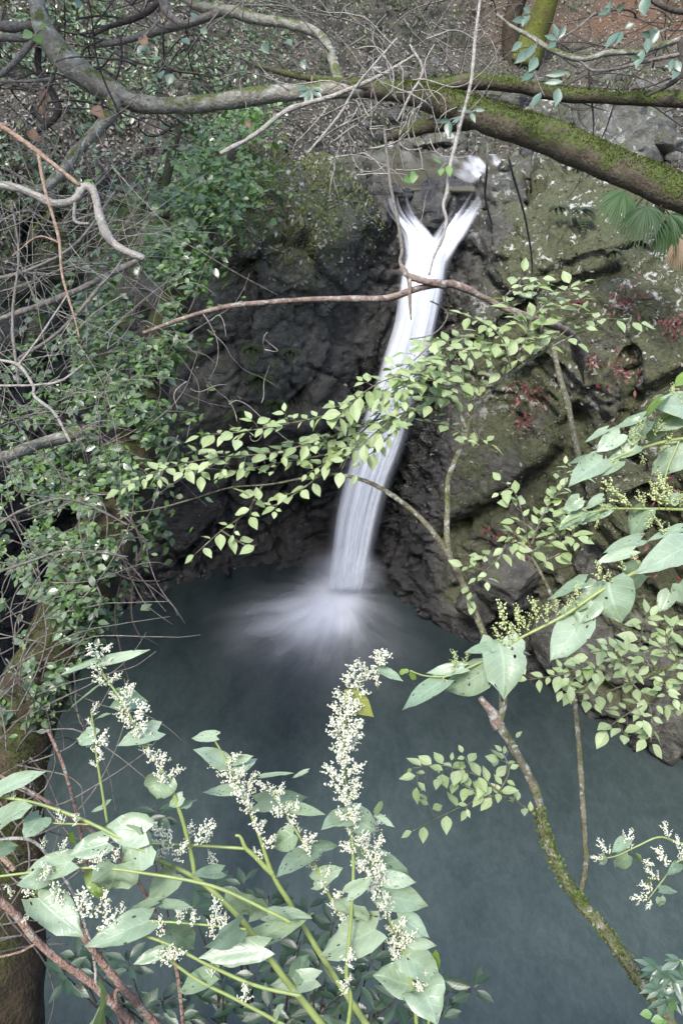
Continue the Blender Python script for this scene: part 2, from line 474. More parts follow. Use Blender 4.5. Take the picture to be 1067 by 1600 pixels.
# --- the bank the photographer stands on, outside the frame, and the pool floor
def bank():
    xs = np.linspace(-6.5, 6.5, 66); s = np.linspace(0, 1, 40)
    prof = np.array([(-16, 21.0), (-8, 13.5), (-3.5, 8.0), (-1.2, 6.3), (0.2, 6.1), (0.4, 5.7), (0.9, 3.9), (1.6, 1.7), (2.1, .2), (2.3, -1.2)])  # rear slope raised to block low sky light on the cliffs
    pr = spline(prof, 40)
    X, S = np.meshgrid(xs, s)
    P = np.stack([X, np.broadcast_to(pr[:, :1], X.shape), np.broadcast_to(pr[:, 1:], X.shape)], -1)
    lift = np.clip((np.abs(X) - 3.2) / 3, 0, 1)
    P[..., 2] += lift * 1.0
    P[..., 2] += .10 * fbm(P * 1.3, 3, 9); P[..., 1] -= .12 * np.abs(fbm(P * 1.1, 3, 19))
    V = P.reshape(-1, 3)
    o = link('bank', mesh_from('bank', V, grid_faces(40, 66), True, dict(red=np.zeros(len(V))), [M['soil']]))
    o['kind'] = 'structure'
bank()

# ================================================================== WATER
PLUNGE = at(541, 925, 9.95)
def pool_material():
    t = NT('pool_water'); c = t.coord('World')
    g = t.noise(t.coord('World', (1, .55, 1), (0, 0, .25)), 2.2, 4, .6, .4)
    f = t.noise(t.coord('World', (1.6, .9, 1), (0, 0, .5)), 8, 6, .74, .5)
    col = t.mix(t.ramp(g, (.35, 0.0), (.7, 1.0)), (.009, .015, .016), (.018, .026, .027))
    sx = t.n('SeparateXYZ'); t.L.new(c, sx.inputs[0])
    near_sky_mask = t.ramp(t.math('DIVIDE', sx.outputs[1], 10.0), (.33, 1.0), (.85, 0.0))  # near water painted lighter, standing in for reflected sky
    col = t.mix(near_sky_mask, col, t.mix(t.ramp(g, (.3, 0.0), (.7, 1.0)), (.041, .062, .058), (.064, .087, .081)))
    fl = t.ramp(f, (.42, 0.0), (.85, .26))  # pale mottle painted into the colour as surface sheen
    fl = t.math('MULTIPLY', fl, t.math('ADD', .12, t.math('MULTIPLY', near_sky_mask, .88)))
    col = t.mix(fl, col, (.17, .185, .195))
    fo = t.attr('foam')
    col = t.mix(fo, col, (.84, .87, .92))
    t.set(Base_Color=col, IOR=1.33)
    t.put(t.b.inputs['Roughness'], t.math('ADD', .20, t.math('MULTIPLY', fo, .6)))
    t.bump(t.math('ADD', t.math('MULTIPLY', g, .8), t.math('MULTIPLY', f, .3)), .5, .06)
    return t.m
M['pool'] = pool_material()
def foam_density(X, Y):
    """aerated water drifting from the plunge towards the left and the viewer"""
    dx, dy = X - (PLUNGE[0] - .10), Y - (PLUNGE[1] - .05)
    r = np.hypot(dx, dy); A = np.arctan2(dy, dx)
    g = .85 * np.exp(-((dx + .20) / .50) ** 2 - ((dy + .42) / .52) ** 2) + .50 * np.exp(-((dx + .55) / .85) ** 2 - ((dy + .66) / .66) ** 2) + 1.7 * np.exp(-((dx + .02) / .34) ** 2 - ((dy + .02) / .34) ** 2)
    g = g + .15 * np.exp(-((dx + .3) / 1.2) ** 2 - ((dy + 1.2) / 1.1) ** 2)
    A = A + .08 * fbm(np.stack([X * 1.3, Y * 1.3, 0 * X], -1), 2, 61)
    st = fbm(np.stack([np.cos(A) * 7, np.sin(A) * 7, r * 1.1], -1), 4, 33)
    pat = fbm(np.stack([X * 2.2, Y * 2.2, 0 * X], -1), 3, 44)
    g = g * (1 + np.clip(r / 1.2, 0, 1) * .30 * st + .16 * pat)
    return .92 * (1 - np.exp(-1.05 * np.clip(g, 0, 9) ** 1.25))
def pool():
    xs = np.concatenate([np.linspace(-9, -3.2, 14), np.linspace(-3.1, 2.4, 230), np.linspace(2.5, 9, 14)])
    ys = np.concatenate([np.linspace(0.3, 6.4, 14), np.linspace(6.5, 11, 190), np.linspace(11.1, 13, 5)])
    X, Y = np.meshgrid(xs, ys)
    V = np.stack([X, Y, np.zeros_like(X)], -1).reshape(-1, 3)
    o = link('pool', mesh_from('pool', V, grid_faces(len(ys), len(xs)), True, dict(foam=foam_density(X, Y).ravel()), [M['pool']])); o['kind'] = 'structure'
pool()

def white_water_material(name, col=(.86, .90, .96)):
    """white aerated water; the attribute 'dens' says how much of it there is"""
    t = NT(name)
    d = t.n('BsdfDiffuse'); t.put(d.inputs[0], col)
    tr = t.n('BsdfTranslucent'); t.put(tr.inputs[0], col)
    mx = t.n('MixShader'); mx.inputs[0].default_value = .35
    t.L.new(d.outputs[0], mx.inputs[1]); t.L.new(tr.outputs[0], mx.inputs[2])
    tp = t.n('BsdfTransparent')
    m2 = t.n('MixShader'); t.L.new(t.attr('dens'), m2.inputs[0])
    t.L.new(tp.outputs[0], m2.inputs[1]); t.L.new(mx.outputs[0], m2.inputs[2])
    t.L.new(m2.outputs[0], t.out.inputs[0])
    return t.m
M['white'] = white_water_material('white_water')

def water_sheet(path, nu, nv, bulge, dens, seed, off=0.0, wob=.03):
    """a falling sheet along path rows (py, left, right, Y); dens(u, v) -> 0..1"""
    p = spline(np.asarray(path, float), nv)
    u = np.linspace(-1, 1, nu)
    cx, hw = (p[:, 1] + p[:, 2]) / 2, (p[:, 2] - p[:, 1]) / 2
    PX = cx[:, None] + hw[:, None] * u; PY = np.broadcast_to(p[:, :1], PX.shape)
    U, Vv = np.meshgrid(u, np.linspace(0, 1, nv))
    Y = p[:, 3:4] - bulge * np.sqrt(np.clip(1 - U ** 2, 0, 1)) + off
    Y = Y + wob * fbm(np.stack([U * 5, Vv * 2.5, 0 * U + seed], -1), 3, seed)
    V = at(PX, PY, Y).reshape(-1, 3)
    return V, grid_faces(nv, nu), dens(U, Vv).ravel()
def streak(U, V, f=14, fv=1.3, s=0):
    return .5 + .5 * fbm(np.stack([U * f, V * fv, 0 * U + s * 3.7], -1), 4, s)
def sst(a, b, x):
    t = np.clip((x - a) / (b - a), 0, 1); return t * t * (3 - 2 * t)
fall_root = link('waterfall', None, None, tuple(PLUNGE)); fall_root['kind'] = 'structure'
def add_water(name, rows, nu, nv, bulge, dens, seed, parent, **k):
    V, F, D = water_sheet(rows, nu, nv, bulge, dens, seed, **k)
    loc = np.array(parent.location) if parent else 0
    return link(name, mesh_from(name, V - loc, F, True, dict(dens=D), [M['white']]), parent)
core = FALL[2:].copy(); core[2:, 1] -= 4; core[2:, 2] += 5
def dens_core(U, V):
    W = U + .13 * fbm(np.stack([U * 2, V * 4, 0 * U], -1), 2, 3)
    e = sst(1.0, .62, np.abs(W))
    left_thin = 1 - .42 * sst(.38, .6, V) * sst(.1, -.75, U)
    d = e * left_thin * (.98 + .16 * streak(U, V, 2.5, .5, 2)) * (.97 + .08 * streak(U, V, 9, .7, 5))
    return np.clip(d, 0, 1) * sst(-.02, .09, V) * sst(1.0, .955, V)
add_water('main_fall', core, 70, 220, .16, dens_core, 2, fall_root)
def dens_veil(U, V):
    e = sst(1.0, .2, np.abs(U))
    return np.clip(e * (.15 + .75 * streak(U, V, 9, 1.1, 8) ** 1.6), 0, 1) * sst(0, .1, V) * sst(1.0, .9, V)
veil = core.copy(); veil[:, 1] -= 5; veil[:, 2] += 7
add_water('spray_veil', veil, 50, 160, .22, dens_veil, 5, fall_root, off=-.05)
left_arm = [(300, 594, 640, 11.6), (318, 598, 642, 11.45), (335, 606, 650, 11.35), (350, 618, 662, 11.25), (366, 627, 676, 11.15), (390, 630, 692, 11.03), (420, 630, 690, 10.92)]
def dens_left(U, V):
    thin = streak(U, V, 4.5, .5, 12)
    d = sst(1.0, .6, np.abs(U)) * np.clip(sst(.45, .95, thin + V * .75), 0.05, .95)
    return d * (.22 + .78 * sst(.15, .55, V)) * sst(0, .12, V) * sst(1.0, .75, V)
add_water('left_stream', left_arm, 40, 90, .10, dens_left, 9, fall_root)
right_arm = [(288, 722, 776, 11.9), (304, 716, 768, 11.7), (322, 705, 757, 11.5), (345, 688, 742, 11.32), (366, 674, 730, 11.15), (390, 656, 714, 11.03), (425, 636, 696, 10.9)]
def dens_right(U, V):
    thin = streak(U, V, 4, .5, 15)
    d = sst(1.0, .6, np.abs(U)) * np.clip(sst(.45, 1.0, thin + V * .85 + U * .2), 0.08, .95)
    return d * (.18 + .82 * sst(.18, .52, V)) * sst(0, .15, V) * sst(1.0, .75, V)
add_water('right_stream', right_arm, 40, 90, .10, dens_right, 11, fall_root)
mid_arm = [(318, 646, 690, 11.75), (335, 648, 688, 11.68), (352, 652, 684, 11.6), (368, 656, 680, 11.5)]
add_water('trickle', mid_arm, 30, 50, .04, lambda U, V: .55 * sst(1, .4, np.abs(U)) * sst(.5, .75, streak(U, V, 9, .6, 21)) * sst(0, .1, V) * sst(1, .7, V), 13, fall_root)

def spray_dens(U, V):
    r = np.sqrt(U ** 2 + ((V - .62) / .6) ** 2)
    return .23 * np.exp(-(r * 1.5) ** 2) * sst(1.0, .6, r) * sst(1.0, .8, V)
for k_, (x0, x1, off) in enumerate([(482, 604, -.25), (455, 590, -.45), (500, 615, -.12)]):
    add_water('base_spray', [(845, x0 + 8, x1 - 6, 9.98), (880, x0 + 2, x1 - 2, 9.86), (910, x0 - 8, x1 + 2, 9.78), (926, x0 - 14, x1 + 4, 9.7)], 40, 40, .10, spray_dens, 31 + k_, fall_root, off=off)

# upper stream
def stream():
    rows = np.array([(312, 604, 764, 5.80), (303, 598, 768, 5.99), (290, 585, 778, 6.10), (270, 545, 815, 6.12), (240, 530, 815, 6.13), (225, 545, 820, 6.15), (208, 610, 905, 6.28), (190, 670, 935, 6.46), (168, 730, 1010, 6.72), (150, 770, 1090, 6.92), (128, 860, 1120, 7.12), (115, 900, 1160, 7.25)])
    p = spline(rows, 120); nu = 60
    u = np.linspace(0, 1, nu)
    PX = p[:, 1:2] + (p[:, 2:3] - p[:, 1:2]) * u; PY = np.broadcast_to(p[:, :1], PX.shape)
    Z = p[:, 3:4] + 0 * PX
    Y = (CAM_H - Z) / ytan(PY)
    V = at(PX, PY, Y)
    V[..., 2] += .02 * fbm(V * (2, 2, 0) , 3, 3)
    rap = np.clip(sst(.05, .12, np.linspace(0, 1, 120))[:, None] * 0 + np.abs(np.gradient(p[:, 3]))[:, None] / .012, 0, 1)
    rap = rap * sst(.10, .2, np.linspace(0, 1, 120))[:, None] + 1.0 * sst(.55, .4, np.linspace(0, 1, 120))[:, None] * sst(.55, .8, u)[None] * sst(.06, .14, np.linspace(0, 1, 120))[:, None]
    foamd = np.clip(rap * sst(.42, .8, .5 + .5 * fbm(V * (5, 1.0, 1), 4, 8)) + sst(.30, .02, np.abs(np.linspace(0, 1, 120) - .14))[:, None] * 0, 0, .8)
    t = NT('stream_water')
    c = t.coord('World')
    col = t.mix(t.ramp(t.noise(c, 2, 4), (.3, 0.0), (.7, 1.0)), (.040, .038, .025), (.085, .08, .056))
    col = t.mix(t.attr('dens'), col, (.7, .72, .76))
    t.set(Base_Color=col, Roughness=.16, IOR=1.33)
    t.bump(t.noise(t.coord('World', (1, .5, 1)), 5, 4), .3, .05)
    o = link('stream', mesh_from('stream', V.reshape(-1, 3), grid_faces(120, nu)[:, ::-1], True, dict(dens=foamd.ravel()), [t.m])); o['kind'] = 'structure'
stream()
#@@VEG

# ================================================================== MATERIALS OF THE PLANTS
def bark_material(name, a, b, moss=None, moss_amount=.5, scale=1.0, lichen=False, rough=.85):
    t = NT(name); c = t.coord('World')
    n = t.noise(c, 14 * scale, 5, .65); f = t.noise(c, 60 * scale, 3, .6)
    col = t.mix(t.ramp(n, (.32, 0.0), (.68, 1.0)), a, b)
    if lichen:
        col = t.mix(t.ramp(t.noise(c, 20 * scale, 3, .6), (.56, 0.0), (.62, .8)), col, (.30, .31, .28))
    if moss:
        m = t.math('ADD', t.math('MULTIPLY', t.upz(), .26), t.math('SUBTRACT', t.math('MULTIPLY', t.noise(c, 6 * scale, 6, .72), 1.5), .25))
        lo = 1.02 - moss_amount
        mm = t.ramp(m, (lo, 0.0), (min(lo + .16, 1.0), .95))
        col = t.mix(mm, col, t.mix(t.ramp(f, (.3, 0.0), (.7, 1.0)), tuple(v * .45 for v in moss), tuple(v * 1.7 for v in moss)))
    t.set(Base_Color=col, Roughness=rough)
    t.put(t.b.inputs['Specular IOR Level'], .25)
    t.bump(t.math('ADD', n, t.math('MULTIPLY', f, .6)), 1.0, .022)
    return t.m
def leaf_material(name, a, b, back=None, veins=.25, rough=.42, trans=.3, holes=0.0, spots=0.0, vary=.3, edge=None, spec=.5):
    t = NT(name)
    lu, ls = t.attr('lu'), t.attr('ls')
    r = t.math('FRACT', t.math('ADD', t.n('ObjectInfo').outputs['Random'], t.attr('rnd')))
    col = t.mix(r, a, b)
    if veins:
        au = t.math('ABSOLUTE', lu)
        w = t.math('ABSOLUTE', t.math('SUBTRACT', t.math('FRACT', t.math('SUBTRACT', t.math('MULTIPLY', ls, 6.5), t.math('MULTIPLY', au, 1.6))), .5))
        vl = t.math('MAXIMUM', t.ramp(w, (0.0, 1.0), (.10, 0.0)), t.ramp(au, (.02, 1.0), (.09, 0.0)))
        col = t.mix(t.math('MULTIPLY', vl, veins), col, tuple(min(1, v * 1.9 + .03) for v in b))
        t.bump(vl, .25, .002)
    cb = t.n('CombineXYZ'); t.L.new(lu, cb.inputs[0]); t.L.new(t.math('MULTIPLY', ls, 2.0), cb.inputs[1]); t.L.new(t.math('MULTIPLY', r, 37.0), cb.inputs[2])
    v3 = cb.outputs[0]
    n = t.noise(v3, 2.2, 4, .6)
    col = t.mix(t.math('MULTIPLY', t.ramp(n, (.35, 0.0), (.7, 1.0)), vary), col, tuple(v * .55 for v in a))
    if spots:
        sp = t.ramp(t.voro(v3, 7.0), (.10, 1.0), (.17, 0.0))
        col = t.mix(t.math('MULTIPLY', sp, spots), col, (.42, .45, .33))
        br = t.ramp(t.noise(v3, 3.3, 3, .6), (.66, 0.0), (.73, .75))
        col = t.mix(br, col, (.22, .15, .06))
    geo = t.n('NewGeometry')
    if back is not None:
        col = t.mix(geo.outputs['Backfacing'], col, back)
    t.set(Base_Color=col, Roughness=rough)
    t.put(t.b.inputs['Specular IOR Level'], spec)
    tr = t.n('BsdfTranslucent'); t.put(tr.inputs[0], t.mix(1.0, col, (1.25, 1.3, .55), 'MULTIPLY'))
    mx = t.n('MixShader'); mx.inputs[0].default_value = trans
    t.L.new(t.b.outputs[0], mx.inputs[1]); t.L.new(tr.outputs[0], mx.inputs[2])
    sh = mx.outputs[0]
    if holes:
        hx = t.voro(v3, 2.6); hs = t.voro(v3, 6.0)
        big = t.math('LESS_THAN', hx, holes)
        gate = t.math('GREATER_THAN', t.noise(v3, 1.1, 1, .5), .50)
        h = t.math('MAXIMUM', t.math('MULTIPLY', big, gate), t.math('MULTIPLY', t.math('LESS_THAN', hs, .055), 1.0))
        m2 = t.n('MixShader'); t.L.new(h, m2.inputs[0]); t.L.new(sh, m2.inputs[1]); t.L.new(t.n('BsdfTransparent').outputs[0], m2.inputs[2])
        sh = m2.outputs[0]
    t.L.new(sh, t.out.inputs[0])
    return t.m
def flat_material(name, a, b=None, rough=.6, trans=0.0, scale=30):
    t = NT(name)
    col = t.mix(t.noise(t.coord('World'), scale, 3, .6), a, b or a)
    t.set(Base_Color=col, Roughness=rough)
    if trans:
        tr = t.n('BsdfTranslucent'); t.put(tr.inputs[0], col); mx = t.n('MixShader'); mx.inputs[0].default_value = trans
        t.L.new(t.b.outputs[0], mx.inputs[1]); t.L.new(tr.outputs[0], mx.inputs[2]); t.L.new(mx.outputs[0], t.out.inputs[0])
    return t.m
M['mossy'] = bark_material('mossy_bark', (.045, .037, .026), (.095, .08, .056), (.046, .062, .014), .50, .8)
M['pale_bark'] = bark_material('pale_lichen_bark', (.10, .095, .075), (.26, .25, .21), (.06, .075, .018), .38, .8, True)
M['ivy_bark'] = bark_material('dark_brown_bark', (.02, .016, .011), (.065, .047, .03), (.036, .042, .012), .42, .8)  # dark brown is the bark's own colour
M['vine'] = bark_material('pale_vine_bark', (.20, .185, .16), (.42, .40, .36), None, 0, 2)
M['twig'] = bark_material('grey_twig_bark', (.10, .09, .078), (.24, .22, .195), None, 0, 2)
M['dark_twig'] = bark_material('dark_twig_bark', (.03, .026, .024), (.085, .07, .06), None, 0, 2)
M['tan_twig'] = bark_material('tan_twig_bark', (.20, .13, .085), (.38, .29, .22), None, 0, 2)
M['dead_wood'] = bark_material('dead_branch_bark', (.10, .07, .055), (.27, .21, .175), None, 0, 1.3, True)
M['sapling_bark'] = bark_material('sapling_bark', (.075, .068, .045), (.19, .18, .12), (.07, .085, .025), .34, 1.6, True)
M['old_cane'] = bark_material('old_reddish_cane', (.17, .10, .075), (.33, .23, .19), None, 0, 2.5, True)
M['green_stem'] = flat_material('green_stem', (.16, .22, .06), (.25, .30, .11), .45)
M['knot'] = leaf_material('knotweed_leaf', (.20, .285, .18), (.30, .38, .27), (.22, .30, .16), .16, .34, .22, .17, .7, .25, spec=.6)
M['knot_dark'] = leaf_material('knotweed_leaf_young', (.14, .24, .04), (.20, .31, .06), None, .25, .45, .4, .10, .2)
M['olive_leaf'] = leaf_material('yellowing_leaf', (.22, .25, .05), (.26, .28, .07), None, .25, .5, .3, 0, .6, .3)
M['sap'] = leaf_material('sapling_leaf', (.25, .33, .14), (.40, .48, .27), (.24, .32, .13), .22, .45, .35, 0, 0, .3)
M['ivy'] = leaf_material('ivy_leaf', (.042, .080, .032), (.17, .235, .125), (.05, .09, .03), .15, .2, .2, 0, 0, .4, spec=.7)
M['ivy_bright'] = leaf_material('bright_climber_leaf', (.075, .155, .032), (.15, .26, .075), None, .15, .33, .25, 0, 0, .3, spec=.6)
M['gloss'] = leaf_material('dark_glossy_leaf', (.016, .036, .018), (.04, .07, .035), (.03, .045, .03), .3, .36, .08, 0, 0, .3, spec=.5)
M['laurel'] = leaf_material('blue_green_leaf', (.05, .10, .065), (.11, .17, .12), (.10, .14, .11), .2, .32, .15, 0, 0, .3, spec=.7)
M['fern'] = leaf_material('fern_leaf', (.04, .06, .025), (.075, .10, .04), None, .1, .5, .25, 0, 0, .3)
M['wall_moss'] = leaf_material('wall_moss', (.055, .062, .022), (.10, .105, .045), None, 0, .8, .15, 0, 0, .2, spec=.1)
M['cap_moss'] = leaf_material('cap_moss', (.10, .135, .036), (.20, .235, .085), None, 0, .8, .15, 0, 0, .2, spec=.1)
M['palm'] = leaf_material('palm_leaf', (.018, .04, .017), (.042, .085, .028), None, 0, .5, .15, 0, 0, .2, spec=.2)
M['palm_dead'] = leaf_material('dead_palm_leaf', (.12, .085, .05), (.18, .13, .08), None, 0, .7, .15, 0, 0, .2)
M['red_leaf'] = leaf_material('red_leaf', (.11, .03, .032), (.19, .06, .058), None, 0, .5, .2, 0, 0, .3)
M['dead_leaf'] = leaf_material('dead_leaf', (.055, .047, .037), (.29, .265, .225), (.20, .18, .15), .2, .6, .1, 0, 0, .5)
M['brown_leaf'] = leaf_material('curled_brown_leaf', (.15, .085, .05), (.26, .16, .10), (.3, .2, .13), .2, .6, .2, 0, 0, .5)
M['flower'] = flat_material('cream_flowers', (.66, .68, .50), (.80, .81, .70), .6, .15, 200)
M['bud'] = flat_material('green_flower_buds', (.36, .44, .17), (.55, .60, .32), .6, .15, 200)

# ================================================================== LEAF AND FLOWER MESHES (shared by their copies)
def leaf_proto(name, mat, prof, rows=7, cols=5, lobe=0.0, fold=.18, droop=.12, wave=0.0, seed=0):
    """leaf of length 1 along +Y and width 1 along X, its face towards +Z"""
    s = np.linspace(0, 1, rows) ** .9; u = np.linspace(-1, 1, cols)
    S, U = np.meshgrid(s, u, indexing='ij')
    w = np.interp(S, *np.array(prof, float).T)
    X = U * w * .5
    Y = S - lobe * np.clip(1 - S / .35, 0, 1) * np.abs(U) ** .8
    Z = fold * (np.abs(U) ** 1.3) * w * .5 - droop * S ** 2
    if wave:
        Z = Z + wave * fbm(np.stack([U * 1.5, S * 3, 0 * U + seed * 5.3], -1), 2, seed) * (np.abs(U) * .8 + .2)
        X = X + wave * .4 * np.sin(S * 3 + seed)*S
    V = np.stack([X, Y, Z], -1).reshape(-1, 3)
    me = mesh_from(name, V, grid_faces(rows, cols)[:, ::-1], True, dict(lu=U.ravel(), ls=S.ravel()), [mat])
    return me
HEART = [(0, .62), (.08, .92), (.2, 1), (.4, .97), (.6, .80), (.78, .50), (.9, .2), (1, .0)]
OVATE = [(0, .04), (.1, .5), (.25, .88), (.42, 1), (.6, .86), (.78, .5), (.9, .2), (1, .0)]
LANCE = [(0, .05), (.15, .55), (.35, .95), (.5, 1), (.7, .75), (.88, .3), (1, .0)]
def protos(key, prof, n, **k):
    return [leaf_proto(key, M[key], prof, seed=i + 1, **{**k, 'droop': k.get('droop', .12) * (1 + .5 * math.sin(i * 2.1))}) for i in range(n)]
PR = dict(
    knot=protos('knot', HEART, 6, rows=9, cols=7, lobe=.16, fold=.26, wave=.20, droop=.20),
    knot_dark=protos('knot_dark', HEART, 3, rows=9, cols=7, lobe=.16, fold=.22, wave=.12),
    olive_leaf=protos('olive_leaf', OVATE, 1, rows=8, cols=5, fold=.3, wave=.08),
    sap=protos('sap', OVATE, 5, rows=7, cols=5, fold=.25, wave=.07),
    ivy=protos('ivy', OVATE, 4, rows=6, cols=3, fold=.22, wave=.06),
    ivy_bright=protos('ivy_bright', OVATE, 3, rows=6, cols=3, fold=.22, wave=.06),
    gloss=protos('gloss', LANCE, 4, rows=7, cols=5, fold=.25, wave=.06),
    laurel=protos('laurel', LANCE, 3, rows=7, cols=5, fold=.22, wave=.05, droop=.25),
    fern=protos('fern', LANCE, 2, rows=5, cols=3), red_leaf=protos('red_leaf', LANCE, 2, rows=4, cols=3),
    brown_leaf=protos('brown_leaf', OVATE, 2, rows=6, cols=5, fold=.5, wave=.3, droop=.4))
UP = np.array((0, 0, 1.0))
CAMP = np.array((0, 0, CAM_H))
def leaf_matrix(B, T, n, W, origin):
    B, T, n = (np.asarray(v, float) for v in (B, T, n))
    y = T - B; L = np.linalg.norm(y); y = y / L
    z = n - y * np.dot(n, y); z = z / max(np.linalg.norm(z), 1e-6)
    x = np.cross(y, z)
    o = B - origin
    return Matrix(((x[0] * W, y[0] * L, z[0] * W, o[0]), (x[1] * W, y[1] * L, z[1] * W, o[1]), (x[2] * W, y[2] * L, z[2] * W, o[2]), (0, 0, 0, 1)))
NLEAF = {}
def put_leaf(root, key, B, T, n, W, name='leaf', var=None):
    v = PR[key]; me = v[random.randrange(len(v))] if var is None else v[var]
    NLEAF[root.name] = NLEAF.get(root.name, 0) + 1
    return link(name, me, root, mat4=leaf_matrix(B, T, n, W, np.array(root.location)))
def leaf_cloud(name, key, B, T, N, W, parent=None, kind='stuff', mat=None, origin=None):
    """many leaves joined into one mesh"""
    p = PR[key][0]
    pv = np.empty(len(p.vertices) * 3, np.float32); p.vertices.foreach_get('co', pv); pv = pv.reshape(-1, 3)
    lu = np.empty(len(pv), np.float32); p.attributes['lu'].data.foreach_get('value', lu)
    ls = np.empty(len(pv), np.float32); p.attributes['ls'].data.foreach_get('value', ls)
    pf = np.array([q.vertices[:] for q in p.polygons])
    B, T, N = (np.asarray(v, float) for v in (B, T, N)); n = len(B)
    y = T - B; L = np.linalg.norm(y, axis=1, keepdims=True); y = y / np.maximum(L, 1e-6)
    z = norm(N - y * (N * y).sum(1, keepdims=True)); x = np.cross(y, z)
    W = np.broadcast_to(np.asarray(W, float), (n,))[:, None, None]
    V = B[:, None] + pv[None, :, :1] * x[:, None] * W + pv[None, :, 1:2] * y[:, None] * L[:, None] + pv[None, :, 2:] * z[:, None] * W
    F = (pf[None] + (np.arange(n) * len(pv))[:, None, None]).reshape(-1, pf.shape[1])
    rnd = np.repeat(RNG.random(n), len(pv))
    o0 = np.array(parent.location) if parent else (0 if origin is None else np.asarray(origin))
    me = mesh_from(name, V.reshape(-1, 3) - o0, F, True, dict(lu=np.tile(lu, n), ls=np.tile(ls, n), rnd=rnd), [mat or M[key]])
    o = link(name, me, parent)
    if parent is None and origin is not None: o.location = origin
    if kind: o['kind'] = kind
    return o
def rdir(n, up=0.0):
    d = RNG.normal(size=(n, 3)); d[:, 2] += up
    return norm(d)
OCT_V = np.array([(1, 0, 0), (-1, 0, 0), (0, 1, 0), (0, -1, 0), (0, 0, 1), (0, 0, -1)], float)
OCT_F = np.array([(0, 2, 4), (2, 1, 4), (1, 3, 4), (3, 0, 4), (2, 0, 5), (1, 2, 5), (3, 1, 5), (0, 3, 5)])
def panicle_proto(name, mat, seed, spikes=9, dense=1.0):
    rg = np.random.default_rng(seed); b = Bag()
    b.tube([(0, 0, 0), (.02, .5, .02), (0, 1, 0)], [.012, .006], 4, m=1)
    pts = []
    for i in range(spikes):
        s = .12 + .8 * i / spikes
        a = i * 2.4 + rg.random(); L = (.44 - .28 * s) * (.5 + .9 * rg.random())
        d = norm(np.array([math.cos(a) * .9, .75, math.sin(a) * .6 + .15]))
        p0 = np.array((0, s, 0)); p1 = p0 + d * L + (0, .05, 0)
        b.tube([p0, (p0 + p1) / 2, p1], [.008, .004], 3, m=1)
        k = max(3, int(L * 28 * dense))
        for q in np.linspace(.15, 1, k): pts.append((p0 + (p1 - p0) * q, .041 * (1.15 - .5 * q)))
    for q in np.linspace(.55, 1.02, int(14 * dense)): pts.append((np.array((0, q, 0)), .040 * (1.4 - .7 * q)))
    for p, r in pts:
        p = p + rg.normal(size=3) * .03
        R = np.array(Matrix.Rotation(rg.random() * 6, 3, 'X') @ Matrix.Rotation(rg.random() * 6, 3, 'Z'))
        b.add((OCT_V * (1, .8 + .5 * rg.random(), 1)) @ R * r * (.75 + .6 * rg.random()) + p, OCT_F, 0)
    return b.mesh(name, [mat, M['green_stem']], True)
PAN = dict(flower=[panicle_proto('flower_cluster', M['flower'], 50 + i) for i in range(5)],
           bud=[panicle_proto('bud_cluster', M['bud'], 80 + i, 7, .9) for i in range(4)])
def put_panicle(root, key, B, T, spread=1.0):
    v = PAN[key]
    B, T = np.asarray(B, float), np.asarray(T, float)
    L = np.linalg.norm(T - B)
    return link('flower_cluster', random.choice(v), root, mat4=leaf_matrix(B, T, (CAMP - B) * .4 + UP + RNG.normal(size=3) * .6, L * spread, np.array(root.location)))
def pxr(r, t): return r * t / FOC

def stem_part(root, name, pts, r, mat, sides=7, n=None, lump=0.0, seed=0):
    """pts: (px, py, t); r: radii in photograph pixels along it"""
    a = np.array(pts, float)
    W = att(a[:, 0], a[:, 1], a[:, 2])
    n = n or max(6, 4 * len(a))
    P = spline(np.column_stack([W, a[:, 2]]), n)
    r = np.atleast_1d(r).astype(float)
    rp = np.interp(np.linspace(0, 1, n), np.linspace(0, 1, len(r)), r) * P[:, 3] / FOC
    V, F = sweep(P[:, :3], rp, sides, lump, seed)
    return link(name, mesh_from(name, V - np.array(root.location), F, True, None, [mat]), root), P

